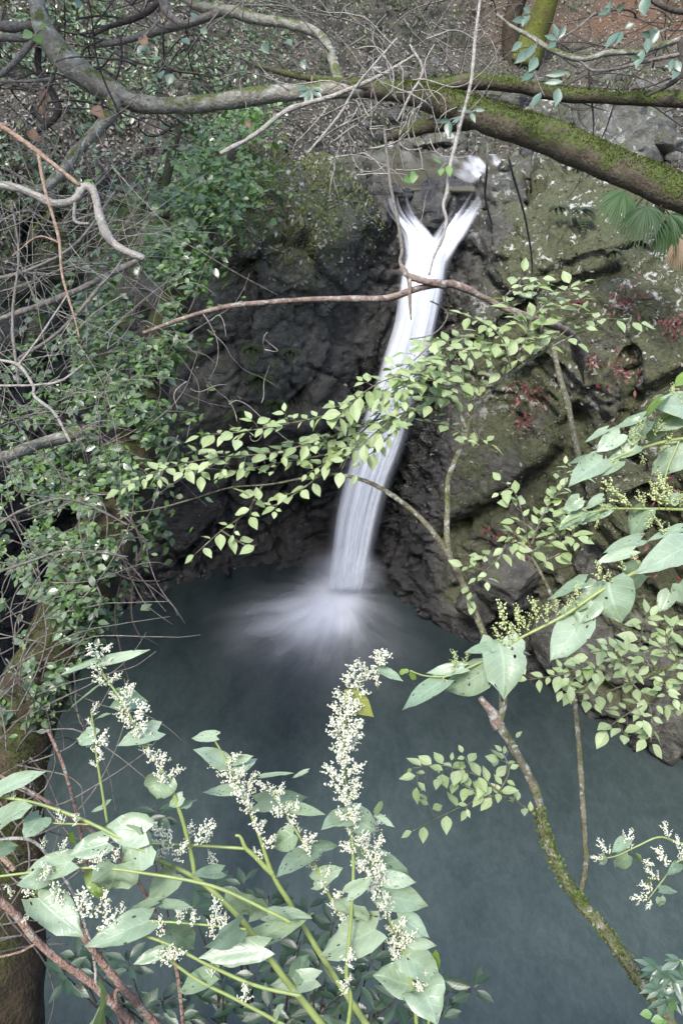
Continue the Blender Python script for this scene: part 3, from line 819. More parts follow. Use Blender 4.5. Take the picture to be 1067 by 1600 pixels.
def leafy_twig(root, key, pts, lpx, r=(1.6, .7), mat='sapling_bark', every=13, wr=.56, droop=.12, twig=True, face=.12, jig=.62):
    """a twig with leaves left and right along it"""
    a = np.array(pts, float)
    W = att(a[:, 0], a[:, 1], a[:, 2])
    Lpx = np.linalg.norm(np.diff(a[:, :2], axis=0), axis=1).sum()
    n = max(4, int(Lpx / every * 1.5))
    P = spline(W, n * 3 + 1)
    t = a[:, 2].mean(); bag = Bag()
    rp = np.interp(np.linspace(0, 1, len(P)), [0, 1], r) * t / FOC
    bag.add(*sweep(P, rp, 5))
    T = norm(np.gradient(P, axis=0))
    def leaf(p, v, k=1.0):
        L = k * .88 * lpx * t / FOC * (.5 + .7 * RNG.random())
        pet = p + v * L * .12
        nn = norm(UP * 1.0 + norm(CAMP - p) * face + RNG.normal(size=3) * .30)
        put_leaf(root, key, pet, pet + v * L, nn, L * wr * (.85 + .35 * RNG.random()))
    for i in range(1, n + 1):
        p = P[min(3 * i, len(P) - 1)]; d = T[min(3 * i, len(P) - 1)]
        side = norm(np.cross(d, UP * .9 + norm(CAMP - p) * .15)) * (1 if i % 2 else -1)
        k = .95 if i < n else .15
        v = norm(d * (.6 + RNG.normal() * jig * .4) + side * k + np.array((0, 0, -droop)) + RNG.normal(size=3) * jig * .4)
        if RNG.random() < .34 and 1 < i < n:
            L = lpx * t / FOC * RNG.uniform(.5, 1.15); v = norm(v + (0, 0, RNG.uniform(-.15, .55)))
            Q = [p, p + v * L * .5 + (0, 0, .004), p + v * L]
            bag.tube(Q, [r[1] * .8 * t / FOC, r[1] * .5 * t / FOC], 4, n=6)
            s2 = norm(np.cross(v, UP))
            leaf(Q[2], norm(v + RNG.normal(size=3) * .25 - UP * droop), .9)
            leaf(Q[1], norm(v * .5 + s2 + RNG.normal(size=3) * .25), .8)
            if RNG.random() < .6: leaf(Q[1] * .4 + Q[2] * .6, norm(v * .5 - s2 + RNG.normal(size=3) * .25), .85)
        else:
            leaf(p, v)
    link('twig', bag.mesh('twig', [M[mat]], True, np.array(root.location)), root)

def tangle(b, box, n, t0, t1, length, r, curl=.35, sides=4, down=0.0, m=0):
    """n wandering twigs that start inside a pixel box; lengths and radii in metres"""
    for i in range(n):
        p = att(RNG.uniform(box[0], box[2]), RNG.uniform(box[1], box[3]), RNG.uniform(t0, t1))
        d = norm(RNG.normal(size=3) * (1, .6, .8)); L = length * (.4 + RNG.random()); k = 9
        P = [p]; c = RNG.normal(size=3) * curl
        for j in range(k):
            c = c * .8 + RNG.normal(size=3) * curl * .5
            d = norm(d + c * .5 + np.array((0, 0, -down))); P.append(P[-1] + d * L / k)
        b.tube(P, [r * (.7 + .6 * RNG.random()), r * .35], sides, n=18, m=m)

# ================================================================== BOULDERS AND STONES
def boulder(name, px, py, Y, wpx, hpx, seed, label, cat='rock', group=None, wet=0.0, moss=.4, lichen=.6, depth=.9, cuts=9, res=(26, 40), mat=None):
    C = at(px, py, Y); t = Y / CP if False else np.linalg.norm(C - CAMP)
    a, c = wpx / 2 * t / FOC, hpx / 2 * t / FOC
    rg = np.random.default_rng(seed)
    th = np.linspace(0, np.pi, res[0]); ph = np.linspace(0, 2 * np.pi, res[1], endpoint=False)
    TH, PH = np.meshgrid(th, ph, indexing='ij')
    D = np.stack([np.sin(TH) * np.cos(PH), np.sin(TH) * np.sin(PH), np.cos(TH)], -1).reshape(-1, 3)
    V = D * 1.25
    for k in range(cuts):
        nrm = norm(rg.normal(size=3)); dd = (.62 if cuts > 12 else .70) + .22 * rg.random()
        s = np.maximum((V * nrm).sum(1) - dd, 0); V = V - s[:, None] * nrm
    V = V * (a, (a + c) / 2 * depth, c)
    sc = max(a, c)
    V = V + D * (rock_disp(V + rg.random(3) * 40, ((.6 * sc, .10 * sc), (.22 * sc, .045 * sc)), s=seed))[:, None]
    nph = res[1]
    i = np.arange(res[0] - 1)[:, None] * nph; j = np.arange(nph)[None]; j2 = (j + 1) % nph
    F = np.stack([i + j, i + nph + j, i + nph + j2, i + j2], -1).reshape(-1, 4)
    n = len(V)
    me = mesh_from(name, V, F, True, dict(wet=np.clip(wet + .3 * fbm(V * 2 / sc, 2, seed), 0, 1) if wet else np.zeros(n), moss=np.full(n, moss), lichen=np.full(n, lichen)), [mat or M['rock']])
    return tag(link(name, me, None, tuple(C)), label, cat, group)
M['grey_rock'] = rock_material('grey_stone', (.05, .05, .045), (.105, .105, .092), (.21, .21, .19), crack_amount=.25)
boulder('boulder', 968, 212, 13.0, 138, 118, 3, 'big angular grey boulder with mossy left edge beside the upper stream', 'boulder', moss=.35, lichen=.6, mat=M['grey_rock'], cuts=17, res=(44, 66), depth=1.1)
LIP = 'wet black rocks around the lip of the waterfall'
boulder('rock', 668, 322, 11.8, 72, 66, 11, 'dark wet rock between the two arms of the waterfall lip', 'rock', LIP, wet=.8, moss=0, lichen=.6, res=(34, 50), mat=M['grey_rock'])
boulder('rock', 700, 318, 11.95, 58, 58, 12, 'black rock just left of the right arm of the fall', 'rock', LIP, wet=.8, moss=0, lichen=.6, res=(34, 50), mat=M['grey_rock'])
boulder('rock', 592, 318, 11.7, 46, 66, 15, 'pale streaked rock left of the left arm of the fall', 'rock', LIP, wet=.4, moss=.05, lichen=1.0, res=(30, 44))
boulder('rock', 780, 300, 11.7, 84, 52, 16, 'mossy rock at the right end of the lip, beside the right arm of the fall', 'rock', LIP, wet=.3, moss=.45, lichen=.8, res=(30, 44))
for (x, y, Y, w, h, sd, lab) in [(612, 300, 11.75, 34, 20, 51, 'small black rock at the left end of the lip where the left arm starts'), (634, 304, 11.7, 26, 22, 52, 'small pointed wet rock inside the left arm of the fall'), (738, 296, 11.9, 34, 20, 53, 'small wet rock splitting the top of the right arm'),
        (722, 308, 11.85, 26, 24, 54, 'narrow black rock at the inner edge of the right arm'), (755, 290, 12.0, 30, 18, 55, 'small flat stone at the outer edge of the right arm'), (688, 292, 11.9, 40, 20, 56, 'wet rock on the lip midway between the two arms')]:
    boulder('rock', x, y, Y, w, h, sd, lab, 'rock', LIP, wet=.9, moss=0, lichen=.3, cuts=13)
UPR = 'stones along the upper stream'
for (x, y, Y, w, h, s, lab) in [
    (688, 222, 15.8, 62, 26, 21, 'grey stone lying in the upper stream under the stub of the mossy trunk'),
    (650, 226, 16.2, 40, 20, 22, 'smaller stone at the left edge of the upper stream'),
    (860, 180, 15.5, 78, 34, 23, 'flat dark stone left of the big boulder under the leaning trunk'),
    (800, 152, 18, 62, 30, 24, 'round mossy stone beyond the upper stream between the two mossy limbs'),
    (742, 150, 18.5, 46, 24, 25, 'small mossy stone beyond the upper stream, left of the round one'),
    (845, 268, 12.6, 70, 34, 26, 'mossy brown rock on top of the right cliff below the leaning trunk'),
    (800, 262, 12.9, 44, 26, 27, 'pale broken rock at the right side of the stream just above the fall'),
    (960, 128, 20, 80, 26, 28, 'pale slab in the stream bed far right behind the upper limb'),
    (1030, 142, 18.5, 66, 28, 29, 'pale slab in the stream bed at the right edge'),
    (915, 112, 21, 56, 22, 30, 'pale stone in the stream bed below the red soil'),
    (1035, 228, 12.8, 60, 44, 31, 'dark shaded stone right of the big boulder')]:
    boulder('stone', x, y, Y, w, h, s, lab, 'stone', UPR, wet=.15, moss=.45 if s != 28 and s != 29 else .2, lichen=.8)
SHORE = 'rocks at the right shore of the pool'
for (x, y, Y, w, h, s, lab, wet) in [
    (800, 905, 8.45, 110, 90, 41, 'rounded grey rock behind the sapling at the right shore', .3),
    (905, 1000, 7.75, 120, 110, 42, 'smooth grey rock at the water line below the right cliff', .35),
    (745, 940, 8.7, 70, 80, 43, 'small dark rock at the water line nearest the waterfall', .45),
    (1062, 1108, 6.75, 100, 150, 44, 'rounded grey rock by the water at the right edge', .2),
    (1000, 1045, 7.2, 90, 90, 45, 'brown shaded rock between the two grey shore rocks', .2)]:
    boulder('rock', x, y, Y, w, h, s, lab, 'rock', SHORE, wet=wet, moss=.22, lichen=.2, depth=.8, res=(34, 50))

# ================================================================== LEANING MOSSY TREE OVER THE STREAM
def root_at(name, px, py, t, label, cat, group=None):
    return thing(name, att(px, py, t), label, cat, group)
tree = root_at('leaning_tree', 1160, 345, 4.7, 'thick moss covered tree leaning in from the right above the waterfall', 'tree')
stem_part(tree, 'trunk', [(1900, 760, 4.6), (1600, 560, 4.6), (1250, 390, 4.65), (1160, 347, 4.7), (1067, 305, 4.8), (950, 256, 4.95), (850, 212, 5.1), (750, 180, 5.3), (680, 158, 5.5), (620, 142, 5.7), (545, 138, 5.9)],
          [40, 37, 33, 31, 29, 28, 27, 26, 24, 21, 16, 12], M['mossy'], 18, 130, .16, 3)
stem_part(tree, 'limb', [(1800, 600, 4.8), (1550, 380, 4.8), (1300, 200, 4.95), (1180, 163, 5.05), (1067, 157, 5.15), (960, 153, 5.3), (880, 148, 5.4), (800, 132, 5.5), (740, 127, 5.55), (690, 134, 5.6), (640, 138, 5.7), (560, 132, 5.8), (470, 120, 6.0), (400, 102, 6.2)],
          [26, 22, 17, 13, 11.5, 11, 11, 10, 10, 11, 10, 8, 5, 3], M['mossy'], 12, 90, .2, 5)
stem_part(tree, 'limb', [(590, 138, 5.8), (480, 143, 5.95), (400, 150, 6.05), (320, 162, 6.1), (250, 165, 6.15), (205, 160, 6.2)], [11, 13, 13, 13, 12, 12], M['pale_bark'], 12, 60, .14, 8)
stem_part(tree, 'stub', [(740, 188, 5.4), (690, 193, 5.55), (640, 205, 5.7), (605, 216, 5.85)], [15, 13, 10, 5], M['mossy'], 10, 24, .2, 9)
# moss cushions standing proud on the upper side of the log
def moss_tufts(root, pts, rpx, n, name='moss_tuft'):
    a = np.array(pts, float); P = spline(np.column_stack([att(a[:, 0], a[:, 1], a[:, 2]), a[:, 2], rpx]), 200)
    i = RNG.integers(0, 200, n); T = norm(np.gradient(P[:, :3], axis=0))[i]
    side = norm(np.cross(T, UP)); ang = RNG.normal(size=n) * .75
    nrm = norm(np.cross(side, T)); nrm = nrm * np.sign(nrm[:, 2:3])
    D = nrm * np.cos(ang)[:, None] + side * np.sin(ang)[:, None]
    r = (P[i, 4] * P[i, 3] / FOC)[:, None]
    B = P[i, :3] + D * r * .95
    L = RNG.uniform(.008, .022, n)[:, None]
    leaf_cloud(name, 'fern', B, B + norm(D + RNG.normal(size=(n, 3)) * .7) * L, D + RNG.normal(size=(n, 3)), .008, root, mat=M['moss_tuft'])
M['moss_tuft'] = leaf_material('moss_tuft', (.042, .058, .010), (.095, .115, .024), None, 0, .8, .2, 0, 0, .2, spec=.1)
moss_tufts(tree, [(1067, 305, 4.8), (950, 256, 4.95), (850, 212, 5.1), (750, 180, 5.3), (680, 158, 5.5), (620, 142, 5.7)], [28, 27, 26, 24, 21, 16], 4600)
moss_tufts(tree, [(1067, 157, 5.15), (880, 148, 5.4), (740, 127, 5.55), (640, 138, 5.7), (560, 132, 5.8)], [11, 11, 10, 10, 8], 1800)

lt = root_at('bent_tree', 60, -60, 6.3, 'pale lichen covered tree bending down in the upper left corner', 'tree')
stem_part(lt, 'trunk', [(40, -70, 6.0), (55, -10, 6.0), (68, 42, 6.0), (95, 85, 6.05), (130, 118, 6.1), (170, 140, 6.15), (215, 162, 6.2)], [12, 13, 14, 18, 19, 17, 12], M['pale_bark'], 14, 60, .16, 13)
stem_part(lt, 'branch', [(180, 152, 6.1), (172, 182, 6.05), (140, 215, 6.0), (118, 240, 5.95), (95, 270, 5.9), (60, 298, 5.85), (0, 288, 5.8), (-40, 290, 5.8)], [10, 9, 9, 9, 8, 7, 6, 5], M['pale_bark'], 10, 50, .2, 15)
stem_part(lt, 'branch', [(-30, 38, 6.0), (20, 42, 6.05), (62, 42, 6.1)], [6, 7, 7], M['twig'], 8, 16, .2, 16)
stem_part(lt, 'branch', [(-30, 58, 5.9), (20, 60, 5.95), (60, 58, 6.0)], [5, 5, 5], M['twig'], 8, 16, .2, 17)
stem_part(lt, 'branch', [(60, 75, 6.1), (62, 110, 6.15), (85, 150, 6.2), (92, 175, 6.2), (75, 195, 6.2), (55, 208, 6.2)], [6, 5, 5, 6, 5, 3], M['dark_twig'], 8, 24, .2, 18)
stem_part(lt, 'branch', [(55, 60, 6.0), (30, 90, 6.0), (0, 118, 6.0), (-30, 130, 6.0)], [5, 5, 4, 4], M['twig'], 7, 16)
stem_part(lt, 'branch', [(110, 118, 6.1), (60, 126, 6.05), (0, 128, 6.0)], [3, 3, 2], M['twig'], 6, 14)
up = root_at('pale_branch', 280, -30, 6.6, 'pale branch hanging into the top of the picture and ending on the mossy limb', 'branch')
stem_part(up, 'stem', [(270, -40, 6.6), (300, 5, 6.6), (345, 15, 6.6), (410, 30, 6.5), (470, 42, 6.4), (505, 60, 6.3), (520, 95, 6.1), (530, 130, 5.95)], [6, 8, 9, 8, 8, 7.5, 7, 8], M['pale_bark'], 11, 60, .16, 21)
stem_part(up, 'branch', [(345, 18, 6.6), (300, 35, 6.65), (240, 50, 6.7), (190, 65, 6.75), (145, 70, 6.75)], [7, 6, 6, 5, 4], M['twig'], 8, 24, .15)
stem_part(up, 'branch', [(262, -5, 6.6), (220, 25, 6.65), (170, 42, 6.7), (145, 55, 6.7)], [5, 5, 4, 3], M['dark_twig'], 7, 20)
stem_part(up, 'branch', [(255, 0, 6.5), (262, 20, 6.5), (285, 40, 6.5)], [8, 6, 4], M['twig'], 7, 14)
rb = root_at('thin_limb', 1080, 55, 5.0, 'thin smooth limb curving across the top right below the red soil', 'branch')
stem_part(rb, 'stem', [(1100, 50, 5.0), (1050, 65, 5.0), (1000, 80, 5.0), (950, 83, 5.0), (905, 92, 5.0), (860, 77, 5.0), (830, 58, 5.05), (800, 42, 5.1), (775, 22, 5.1)], [4, 4.5, 5, 4.5, 4.5, 4.5, 4, 3, 2], M['pale_bark'], 9, 60, .15, 25)
stem_part(rb, 'branch', [(1062, 60, 5.0), (1064, 100, 5.0), (1055, 125, 5.0), (1010, 150, 5.0)], [5, 5, 4, 2], M['dark_twig'], 8, 20)
stem_part(rb, 'branch', [(1060, 85, 4.95), (1000, 98, 5.0), (960, 108, 5.0), (925, 110, 5.0), (905, 95, 5.0)], [3, 3, 2.5, 2.2, 2], M['twig'], 7, 26)
stem_part(rb, 'branch', [(1080, 20, 5.1), (1050, 16, 5.1), (1020, 2, 5.1), (1000, -20, 5.1)], [4, 4, 3.5, 3], M['dark_twig'], 8, 16)

MY = float(hill_Y(835, 95)) - .25
mt = thing('mossy_tree', at(835, 95, MY), 'distant tree trunk coated in yellow green moss at the top of the picture', 'tree')
M['yellow_moss'] = bark_material('yellow_mossy_bark', (.05, .05, .02), (.09, .09, .02), (.075, .085, .014), .66, .5)
stem_part(mt, 'trunk', [(818, 100, tY(100, MY)), (832, 62, tY(62, MY)), (850, 15, tY(15, MY - .1)), (880, -70, tY(-70, MY - .2))], [26, 18, 17, 17], M['yellow_moss'], 12, 30, .15, 31)
stem_part(mt, 'trunk', [(800, 104, tY(104, MY)), (797, 50, tY(50, MY + .1)), (810, -10, tY(-10, MY + .1)), (835, -70, tY(-70, MY + .1))], [14, 15, 15, 15], M['ivy_bark'], 12, 30, .15, 32)

# ================================================================== IVY-CLAD TRUNK AT THE LEFT
iv = root_at('ivy_tree', 0, 1720, 4.2, 'leaning brown trunk at the left edge wrapped in ivy and vines', 'tree')
IVY = [(-18, 1720, 4.1), (-12, 1500, 4.3), (5, 1300, 4.6), (40, 1130, 4.9), (92, 1000, 5.2), (140, 900, 5.5), (180, 800, 5.8), (212, 700, 6.1), (238, 600, 6.4), (262, 500, 6.7), (295, 420, 7.0), (325, 350, 7.3), (352, 280, 7.7), (372, 215, 8.1)]
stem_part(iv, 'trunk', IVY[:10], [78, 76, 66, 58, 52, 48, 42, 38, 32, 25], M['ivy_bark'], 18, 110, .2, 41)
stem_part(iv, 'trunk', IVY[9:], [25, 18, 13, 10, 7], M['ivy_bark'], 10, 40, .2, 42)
stem_part(iv, 'branch', [(-60, 728, 5.2), (0, 716, 5.3), (40, 702, 5.5), (75, 690, 5.7), (150, 668, 5.9)], [13, 11, 10, 9, 7], M['pale_bark'], 10, 30, .2, 43)
def ivy_leaves():
    a = np.array(IVY, float)
    prof = [(1720, 0), (1150, 0), (1100, .35), (1000, 1.0), (900, 1.35), (700, 1.35), (500, 1.05), (400, .8), (300, .7), (200, .4)]
    n = 13000
    P = spline(np.column_stack([a]), 400)
    wgt = interp(prof[::-1], P[:, 1]) + .0; cdf = np.cumsum(wgt); cdf /= cdf[-1]
    i = np.searchsorted(cdf, RNG.random(n))
    clump = fbm(np.stack([P[i, 1] / 60, RNG.random(n) * 2, np.zeros(n)], -1), 2, 5)
    off = RNG.normal(size=n) * 50 * (.35 + wgt[i]) - 46 * wgt[i]
    # left and above the trunk the ivy is thicker; the right side of the trunk shows bark in places
    off = np.where(off > 30, off * .55, off)
    px = P[i, 0] + off + RNG.normal(size=n) * 6; py = P[i, 1] + off * .25 + RNG.normal(size=n) * 14
    t = P[i, 2] - (.25 + .38 * RNG.random(n)) * (P[i, 2] / 5.5) + np.abs(off) / 160
    keep = fbm(np.stack([px / 34, py / 34, t * 0], -1), 3, 15) > -.22
    px, py, t = px[keep], py[keep], t[keep]; n = len(px)
    B = att(px, py, t)
    D = norm(RNG.normal(size=(n, 3)) * (1, .7, .5) + (-.5, -.3, -.25))
    L = RNG.uniform(.045, .095, n) * (t / 5.5) ** .5
    N = norm(np.array((0, -.35, 1.0)) + RNG.normal(size=(n, 3)) * .33)
    T = B + D * L[:, None]
    size = L / t; order = np.argsort(-size); W = L * RNG.uniform(.45, .65, n)
    for k in order[:290]:
        put_leaf(iv, 'ivy', B[k], T[k], N[k], W[k])
    r = order[290:]; h = len(r) // 2
    leaf_cloud('ivy_leaves', 'ivy', B[r[:h]], T[r[:h]], N[r[:h]], W[r[:h]], iv)
    leaf_cloud('young_ivy_leaves', 'ivy_bright', B[r[h:]], T[r[h:]], N[r[h:]], W[r[h:]], iv)
    b = Bag()
    for k in range(150):
        j = RNG.integers(60, 330); off = RNG.normal() * 40 - 25 * wgt[j]
        p = att(P[j, 0] + off, P[j, 1], P[j, 2] - .25 - .3 * RNG.random())
        d = norm(RNG.normal(size=3) * (1, .5, 1)); Q = [p]; c = RNG.normal(size=3) * .3
        for q in range(8):
            c = c * .8 + RNG.normal(size=3) * .3; d = norm(d + c * .5 + np.array((0, 0, -.05))); Q.append(Q[-1] + d * .12 * (.5 + RNG.random()))
        b.tube(Q, [.006, .0025], 4, n=16)
    o = link('vine_tangle', b.mesh('vine_tangle', [M['twig']], True, np.array(iv.location)), iv); o['kind'] = 'stuff'
ivy_leaves()
for pts in [[(195, 830, 5.3), (190, 900, 5.2), (180, 960, 5.1), (190, 1020, 5.0), (205, 1075, 5.0)], [(200, 800, 5.3), (222, 850, 5.2), (212, 890, 5.2), (206, 960, 5.1), (222, 1000, 5.1)],
            [(150, 880, 5.1), (205, 905, 5.0), (250, 908, 5.0)], [(205, 900, 5.1), (185, 850, 5.1), (215, 840, 5.1), (230, 850, 5.1), (215, 880, 5.1)]]:
    stem_part(iv, 'vine', pts, [2.2, 1.2], M['dark_twig'], 5, 24)

# climbing bright leaves between the ivy trunk and the mossy cap
cl = thing('climbing_shrub', at(340, 300, 10.3), 'bright green small leaved climber spilling over the mossy ledge', 'climber')
def climber():
    n = 1300
    s = RNG.random(n)
    px = np.interp(s, [0, .25, .6, 1], [395, 360, 345, 265]) + RNG.normal(size=n) * np.interp(s, [0, .3, .7, 1], [26, 34, 42, 22])
    py = np.interp(s, [0, .25, .6, 1], [165, 230, 290, 385]) + RNG.normal(size=n) * 16
    keep = fbm(np.stack([px / 30, py / 30, 0 * px], -1), 3, 25) > -.2; px, py = px[keep], py[keep]; n = len(px)
    t = np.interp(py, [150, 230, 300, 400], [11.2, 10.2, 9.3, 8.4]) - RNG.random(n) * .5
    B = att(px, py, t); L = RNG.uniform(.07, .15, n)
    D = norm(RNG.normal(size=(n, 3)) * (1, .7, .6)); N = norm(np.array((0, -.5, 1.0)) + RNG.normal(size=(n, 3)) * .45)
    T = B + D * L[:, None]; o = np.argsort(-L)
    for k in o[:200]: put_leaf(cl, 'ivy_bright', B[k], T[k], N[k], L[k] * .55)
    leaf_cloud('climber_leaves', 'ivy_bright', B[o[200:]], T[o[200:]], N[o[200:]], L[o[200:]] * .55, cl)
    b = Bag()
    for k in range(60):
        j = RNG.integers(0, n); d = norm(RNG.normal(size=3) + (0, -.4, -.5)); Q = [B[j]]
        for q in range(6): d = norm(d + RNG.normal(size=3) * .4); Q.append(Q[-1] + d * .1)
        b.tube(Q, [.008, .004], 4, n=12)
    o = link('climber_stems', b.mesh('climber_stems', [M['twig']], True, np.array(cl.location)), cl); o['kind'] = 'stuff'
climber()

# unseen leaf canopy above the picture, added to shade the cliffs and pool
def shade_canopy():
    n = 6500
    blobs = np.array([(-4.6, 4.2, 10.6), (-3.2, 6.6, 11.4), (-5.8, 5.0, 11.2), (-5.4, 6.4, 10.4), (-3.4, 4.4, 12.2), (-2.4, 8.2, 11.2), (-4.4, 8.0, 11.0)])
    k = RNG.integers(0, len(blobs), n); B = blobs[k] + norm(RNG.normal(size=(n, 3))) * (RNG.random((n, 1)) ** .4) * (1.5, 1.4, .75)
    D = rdir(n, -.3); L = RNG.uniform(.12, .24, n)
    leaf_cloud('shade_canopy', 'gloss', B, B + D * L[:, None], UP + RNG.normal(size=(n, 3)) * .5, L * .5, lt)
    b = Bag(); top = att(40, -70, 6.0)
    for q in blobs: b.tube([top, top + (-.1, .1, .9), (top + q) / 2 + (0, .1, 1.0), q], [.09, .08, .05, .02], 7, n=20)  # unseen limbs, added to tie the canopy to the bent tree
    link('limbs', b.mesh('limbs', [M['pale_bark']], True, np.array(lt.location)), lt)
shade_canopy()

moss_tufts(iv, [(-12, 1500, 4.3), (5, 1300, 4.6), (40, 1130, 4.9), (92, 1000, 5.2), (140, 900, 5.5)], [74, 64, 56, 50, 46], 5000, 'bark_moss')

# ================================================================== DEAD BRANCH ACROSS THE FALL, BARE TWIGS AND VINES
db = root_at('dead_branch', 840, 505, 4.6, 'brown dead branch reaching across the waterfall from the right', 'branch')
stem_part(db, 'stem', [(912, 600, 8.75), (905, 560, 7.2), (890, 522, 5.4), (840, 500, 4.65), (790, 482, 4.55), (750, 462, 4.5), (720, 448, 4.45), (695, 443, 4.45), (650, 452, 4.45), (605, 466, 4.45), (550, 467, 4.5), (480, 468, 4.5), (400, 474, 4.55), (340, 482, 4.6), (280, 500, 4.7), (225, 520, 4.8)],
          [1.0, 2, 4.5, 8, 10, 10, 9, 7, 6.5, 6, 5.5, 5.5, 5, 4.5, 4, 2.5], M['dead_wood'], 10, 110, .22, 51)
stem_part(db, 'branch', [(695, 445, 4.45), (668, 440, 4.42), (640, 432, 4.42), (625, 420, 4.45)], [7, 6, 5, 2.5], M['dead_wood'], 9, 18, .22, 52)
stem_part(db, 'twig', [(640, 436, 4.4), (640, 465, 4.4), (642, 500, 4.42)], [3, 2.5, 1], M['dead_wood'], 6, 12)
hv = root_at('hanging_vine', 745, -20, 4.2, 'long pale vine hanging from the top in front of the right arm of the fall', 'vine', 'pale hanging vines')
stem_part(hv, 'stem', [(752, -20, 4.4), (742, 60, 4.4), (735, 130, 4.4), (715, 210, 4.45), (702, 265, 4.45), (698, 300, 4.45), (692, 322, 4.45), (697, 345, 4.45), (690, 375, 4.45), (678, 400, 4.45), (670, 430, 4.45)], [2.2, 2.4, 2.6, 2.6, 2.8, 3, 3.4, 3, 2.8, 2.4, 1.6], M['vine'], 7, 80, .2)
for (lab, pts, r, m) in [
    ('thin grey vine looping down left of the waterfall onto the dead branch', [(600, 200, 4.5), (606, 255, 4.5), (612, 300, 4.5), (622, 350, 4.5), (628, 390, 4.5), (625, 410, 4.5), (636, 428, 4.45), (641, 455, 4.42)], [2, 2.6, 3, 3], 'twig'),
    ('slack thin vine curving beside the fall under the dead branch', [(672, 470, 4.6), (690, 480, 4.6), (699, 492, 4.6), (690, 510, 4.6), (672, 524, 4.6), (640, 530, 4.6)], [1.3, 1], 'twig'),
    ('straight vine stem on the right cliff reaching down from the log', [(792, 235, 5.0), (800, 270, 5.2), (812, 310, 6.0), (822, 350, 7.0), (830, 400, 8.2), (832, 440, 8.6)], [1.9, 1.9, 1.7, 1.5], 'twig'),
    ('thin dark vine from the log to the top of the right cliff', [(762, 225, 5.2), (760, 270, 5.3), (758, 310, 6.2), (768, 350, 8.0)], [2, 1.8], 'twig'),
    ('mossy thin trunk climbing the right cliff above the knotweed', [(862, 540, 8.9), (872, 580, 8.85), (888, 640, 8.7), (898, 690, 8.6), (912, 740, 8.5)], [4, 5, 5, 4], 'sapling_bark'),
    ('short stem standing against the dark cliff at the left', [(258, 340, 8.5), (258, 300, 8.5), (268, 240, 8.6), (285, 195, 8.7)], [8, 7, 7, 5], 'ivy_bark')]:
    o = root_at('hanging_vine', pts[0][0], pts[0][1], pts[0][2], lab, 'vine', 'pale hanging vines')
    stem_part(o, 'stem', pts, r, M[m], 7, 50, .2, 7)

# bare twigs at the left
for (lab, parts, m) in [
    ('tan bare branch coming in at the left edge and forking downwards', [([(-20, 182, 4.6), (25, 212, 4.6), (70, 245, 4.6), (125, 290, 4.6)], [4.5, 4, 3]), ([(60, 238, 4.6), (72, 300, 4.6), (92, 370, 4.6), (98, 430, 4.6), (118, 500, 4.6), (125, 530, 4.6)], [3, 2.4, 1.4]), ([(95, 380, 4.6), (60, 370, 4.6), (20, 400, 4.6)], [1.6, 1])], 'tan_twig'),
    ('smooth silvery branch bending down beside the ivy leaves', [([(-20, 285, 5.0), (40, 298, 5.0), (85, 318, 5.0), (118, 312, 5.0), (132, 292, 5.0), (148, 300, 5.0), (158, 345, 5.0), (180, 382, 5.0), (225, 404, 5.0)], [6, 6, 6, 7, 7, 7, 6]), ([(118, 312, 5.0), (118, 345, 5.0), (140, 350, 5.0)], [3, 2])], 'vine'),
    ('long grey twig rising to the right behind the silvery branch', [([(-20, 505, 5.6), (60, 478, 5.6), (130, 450, 5.7), (180, 425, 5.8), (225, 402, 5.9)], [4, 5, 5, 4]), ([(170, 430, 5.7), (130, 480, 5.6), (85, 525, 5.6), (30, 560, 5.5)], [3, 3, 2.5]), ([(60, 478, 5.6), (40, 430, 5.6), (20, 380, 5.6)], [2, 1])], 'twig'),
    ('zigzag pale twig left of the ivy in front of the dark cave', [([(-20, 560, 4.9), (28, 570, 4.9), (52, 602, 4.9), (55, 620, 4.9), (85, 645, 4.9), (110, 690, 4.9)], [2.5, 3, 2]), ([(-20, 603, 4.8), (50, 602, 4.9), (95, 595, 4.9), (130, 570, 5.0)], [2.2, 1.6]), ([(28, 572, 4.9), (60, 530, 4.9), (105, 462, 4.9)], [2, 1.4])], 'vine'),
    ('low arching twig that leaves the ivy over the dark water', [([(-20, 830, 4.4), (30, 800, 4.5), (90, 780, 4.6), (140, 790, 4.7), (200, 820, 4.8)], [2.5, 2, 1.5]), ([(-20, 900, 4.4), (40, 880, 4.5), (110, 860, 4.6), (200, 870, 4.8)], [2.2, 1.4])], 'twig'),
    ('grey twig bundle at the upper left under the bent tree', [([(-20, 360, 5.4), (40, 330, 5.4), (90, 350, 5.5), (160, 330, 5.6)], [2.5, 1.6]), ([(-20, 440, 5.2), (50, 420, 5.2), (120, 380, 5.4), (180, 300, 5.6)], [3, 2]), ([(30, 600, 5.0), (20, 500, 5.1), (30, 400, 5.2), (20, 320, 5.2)], [2.5, 2])], 'twig'),
    ('forked bare twig at the top centre crossing the mossy limb', [([(345, 240, 5.4), (400, 210, 5.4), (450, 172, 5.4), (520, 150, 5.35), (590, 120, 5.3), (650, 85, 5.3)], [3.5, 4, 3.5, 2]), ([(480, 240, 5.3), (530, 180, 5.3), (560, 130, 5.3), (620, 60, 5.3)], [2, 2, 1.4]), ([(640, 70, 5.2), (660, 110, 5.2), (640, 150, 5.2), (620, 190, 5.2)], [2, 2, 1.4])], 'vine')]:
    o = root_at('bare_branch', *parts[0][0][0], lab, 'branch', 'bare branches on the left')
    for pts, r in parts: stem_part(o, 'stem', pts, r, M[m], 7, 40, .25, 3)
b = Bag()
tangle(b, (-20, 180, 230, 680), 110, 4.9, 6.6, .9, .0048, .35, m=0)
tangle(b, (-20, 250, 200, 650), 110, 4.9, 6.4, .9, .0030, .18, m=2)
tangle(b, (-20, 620, 120, 900), 40, 4.6, 5.4, .5, .004, .45, m=0)
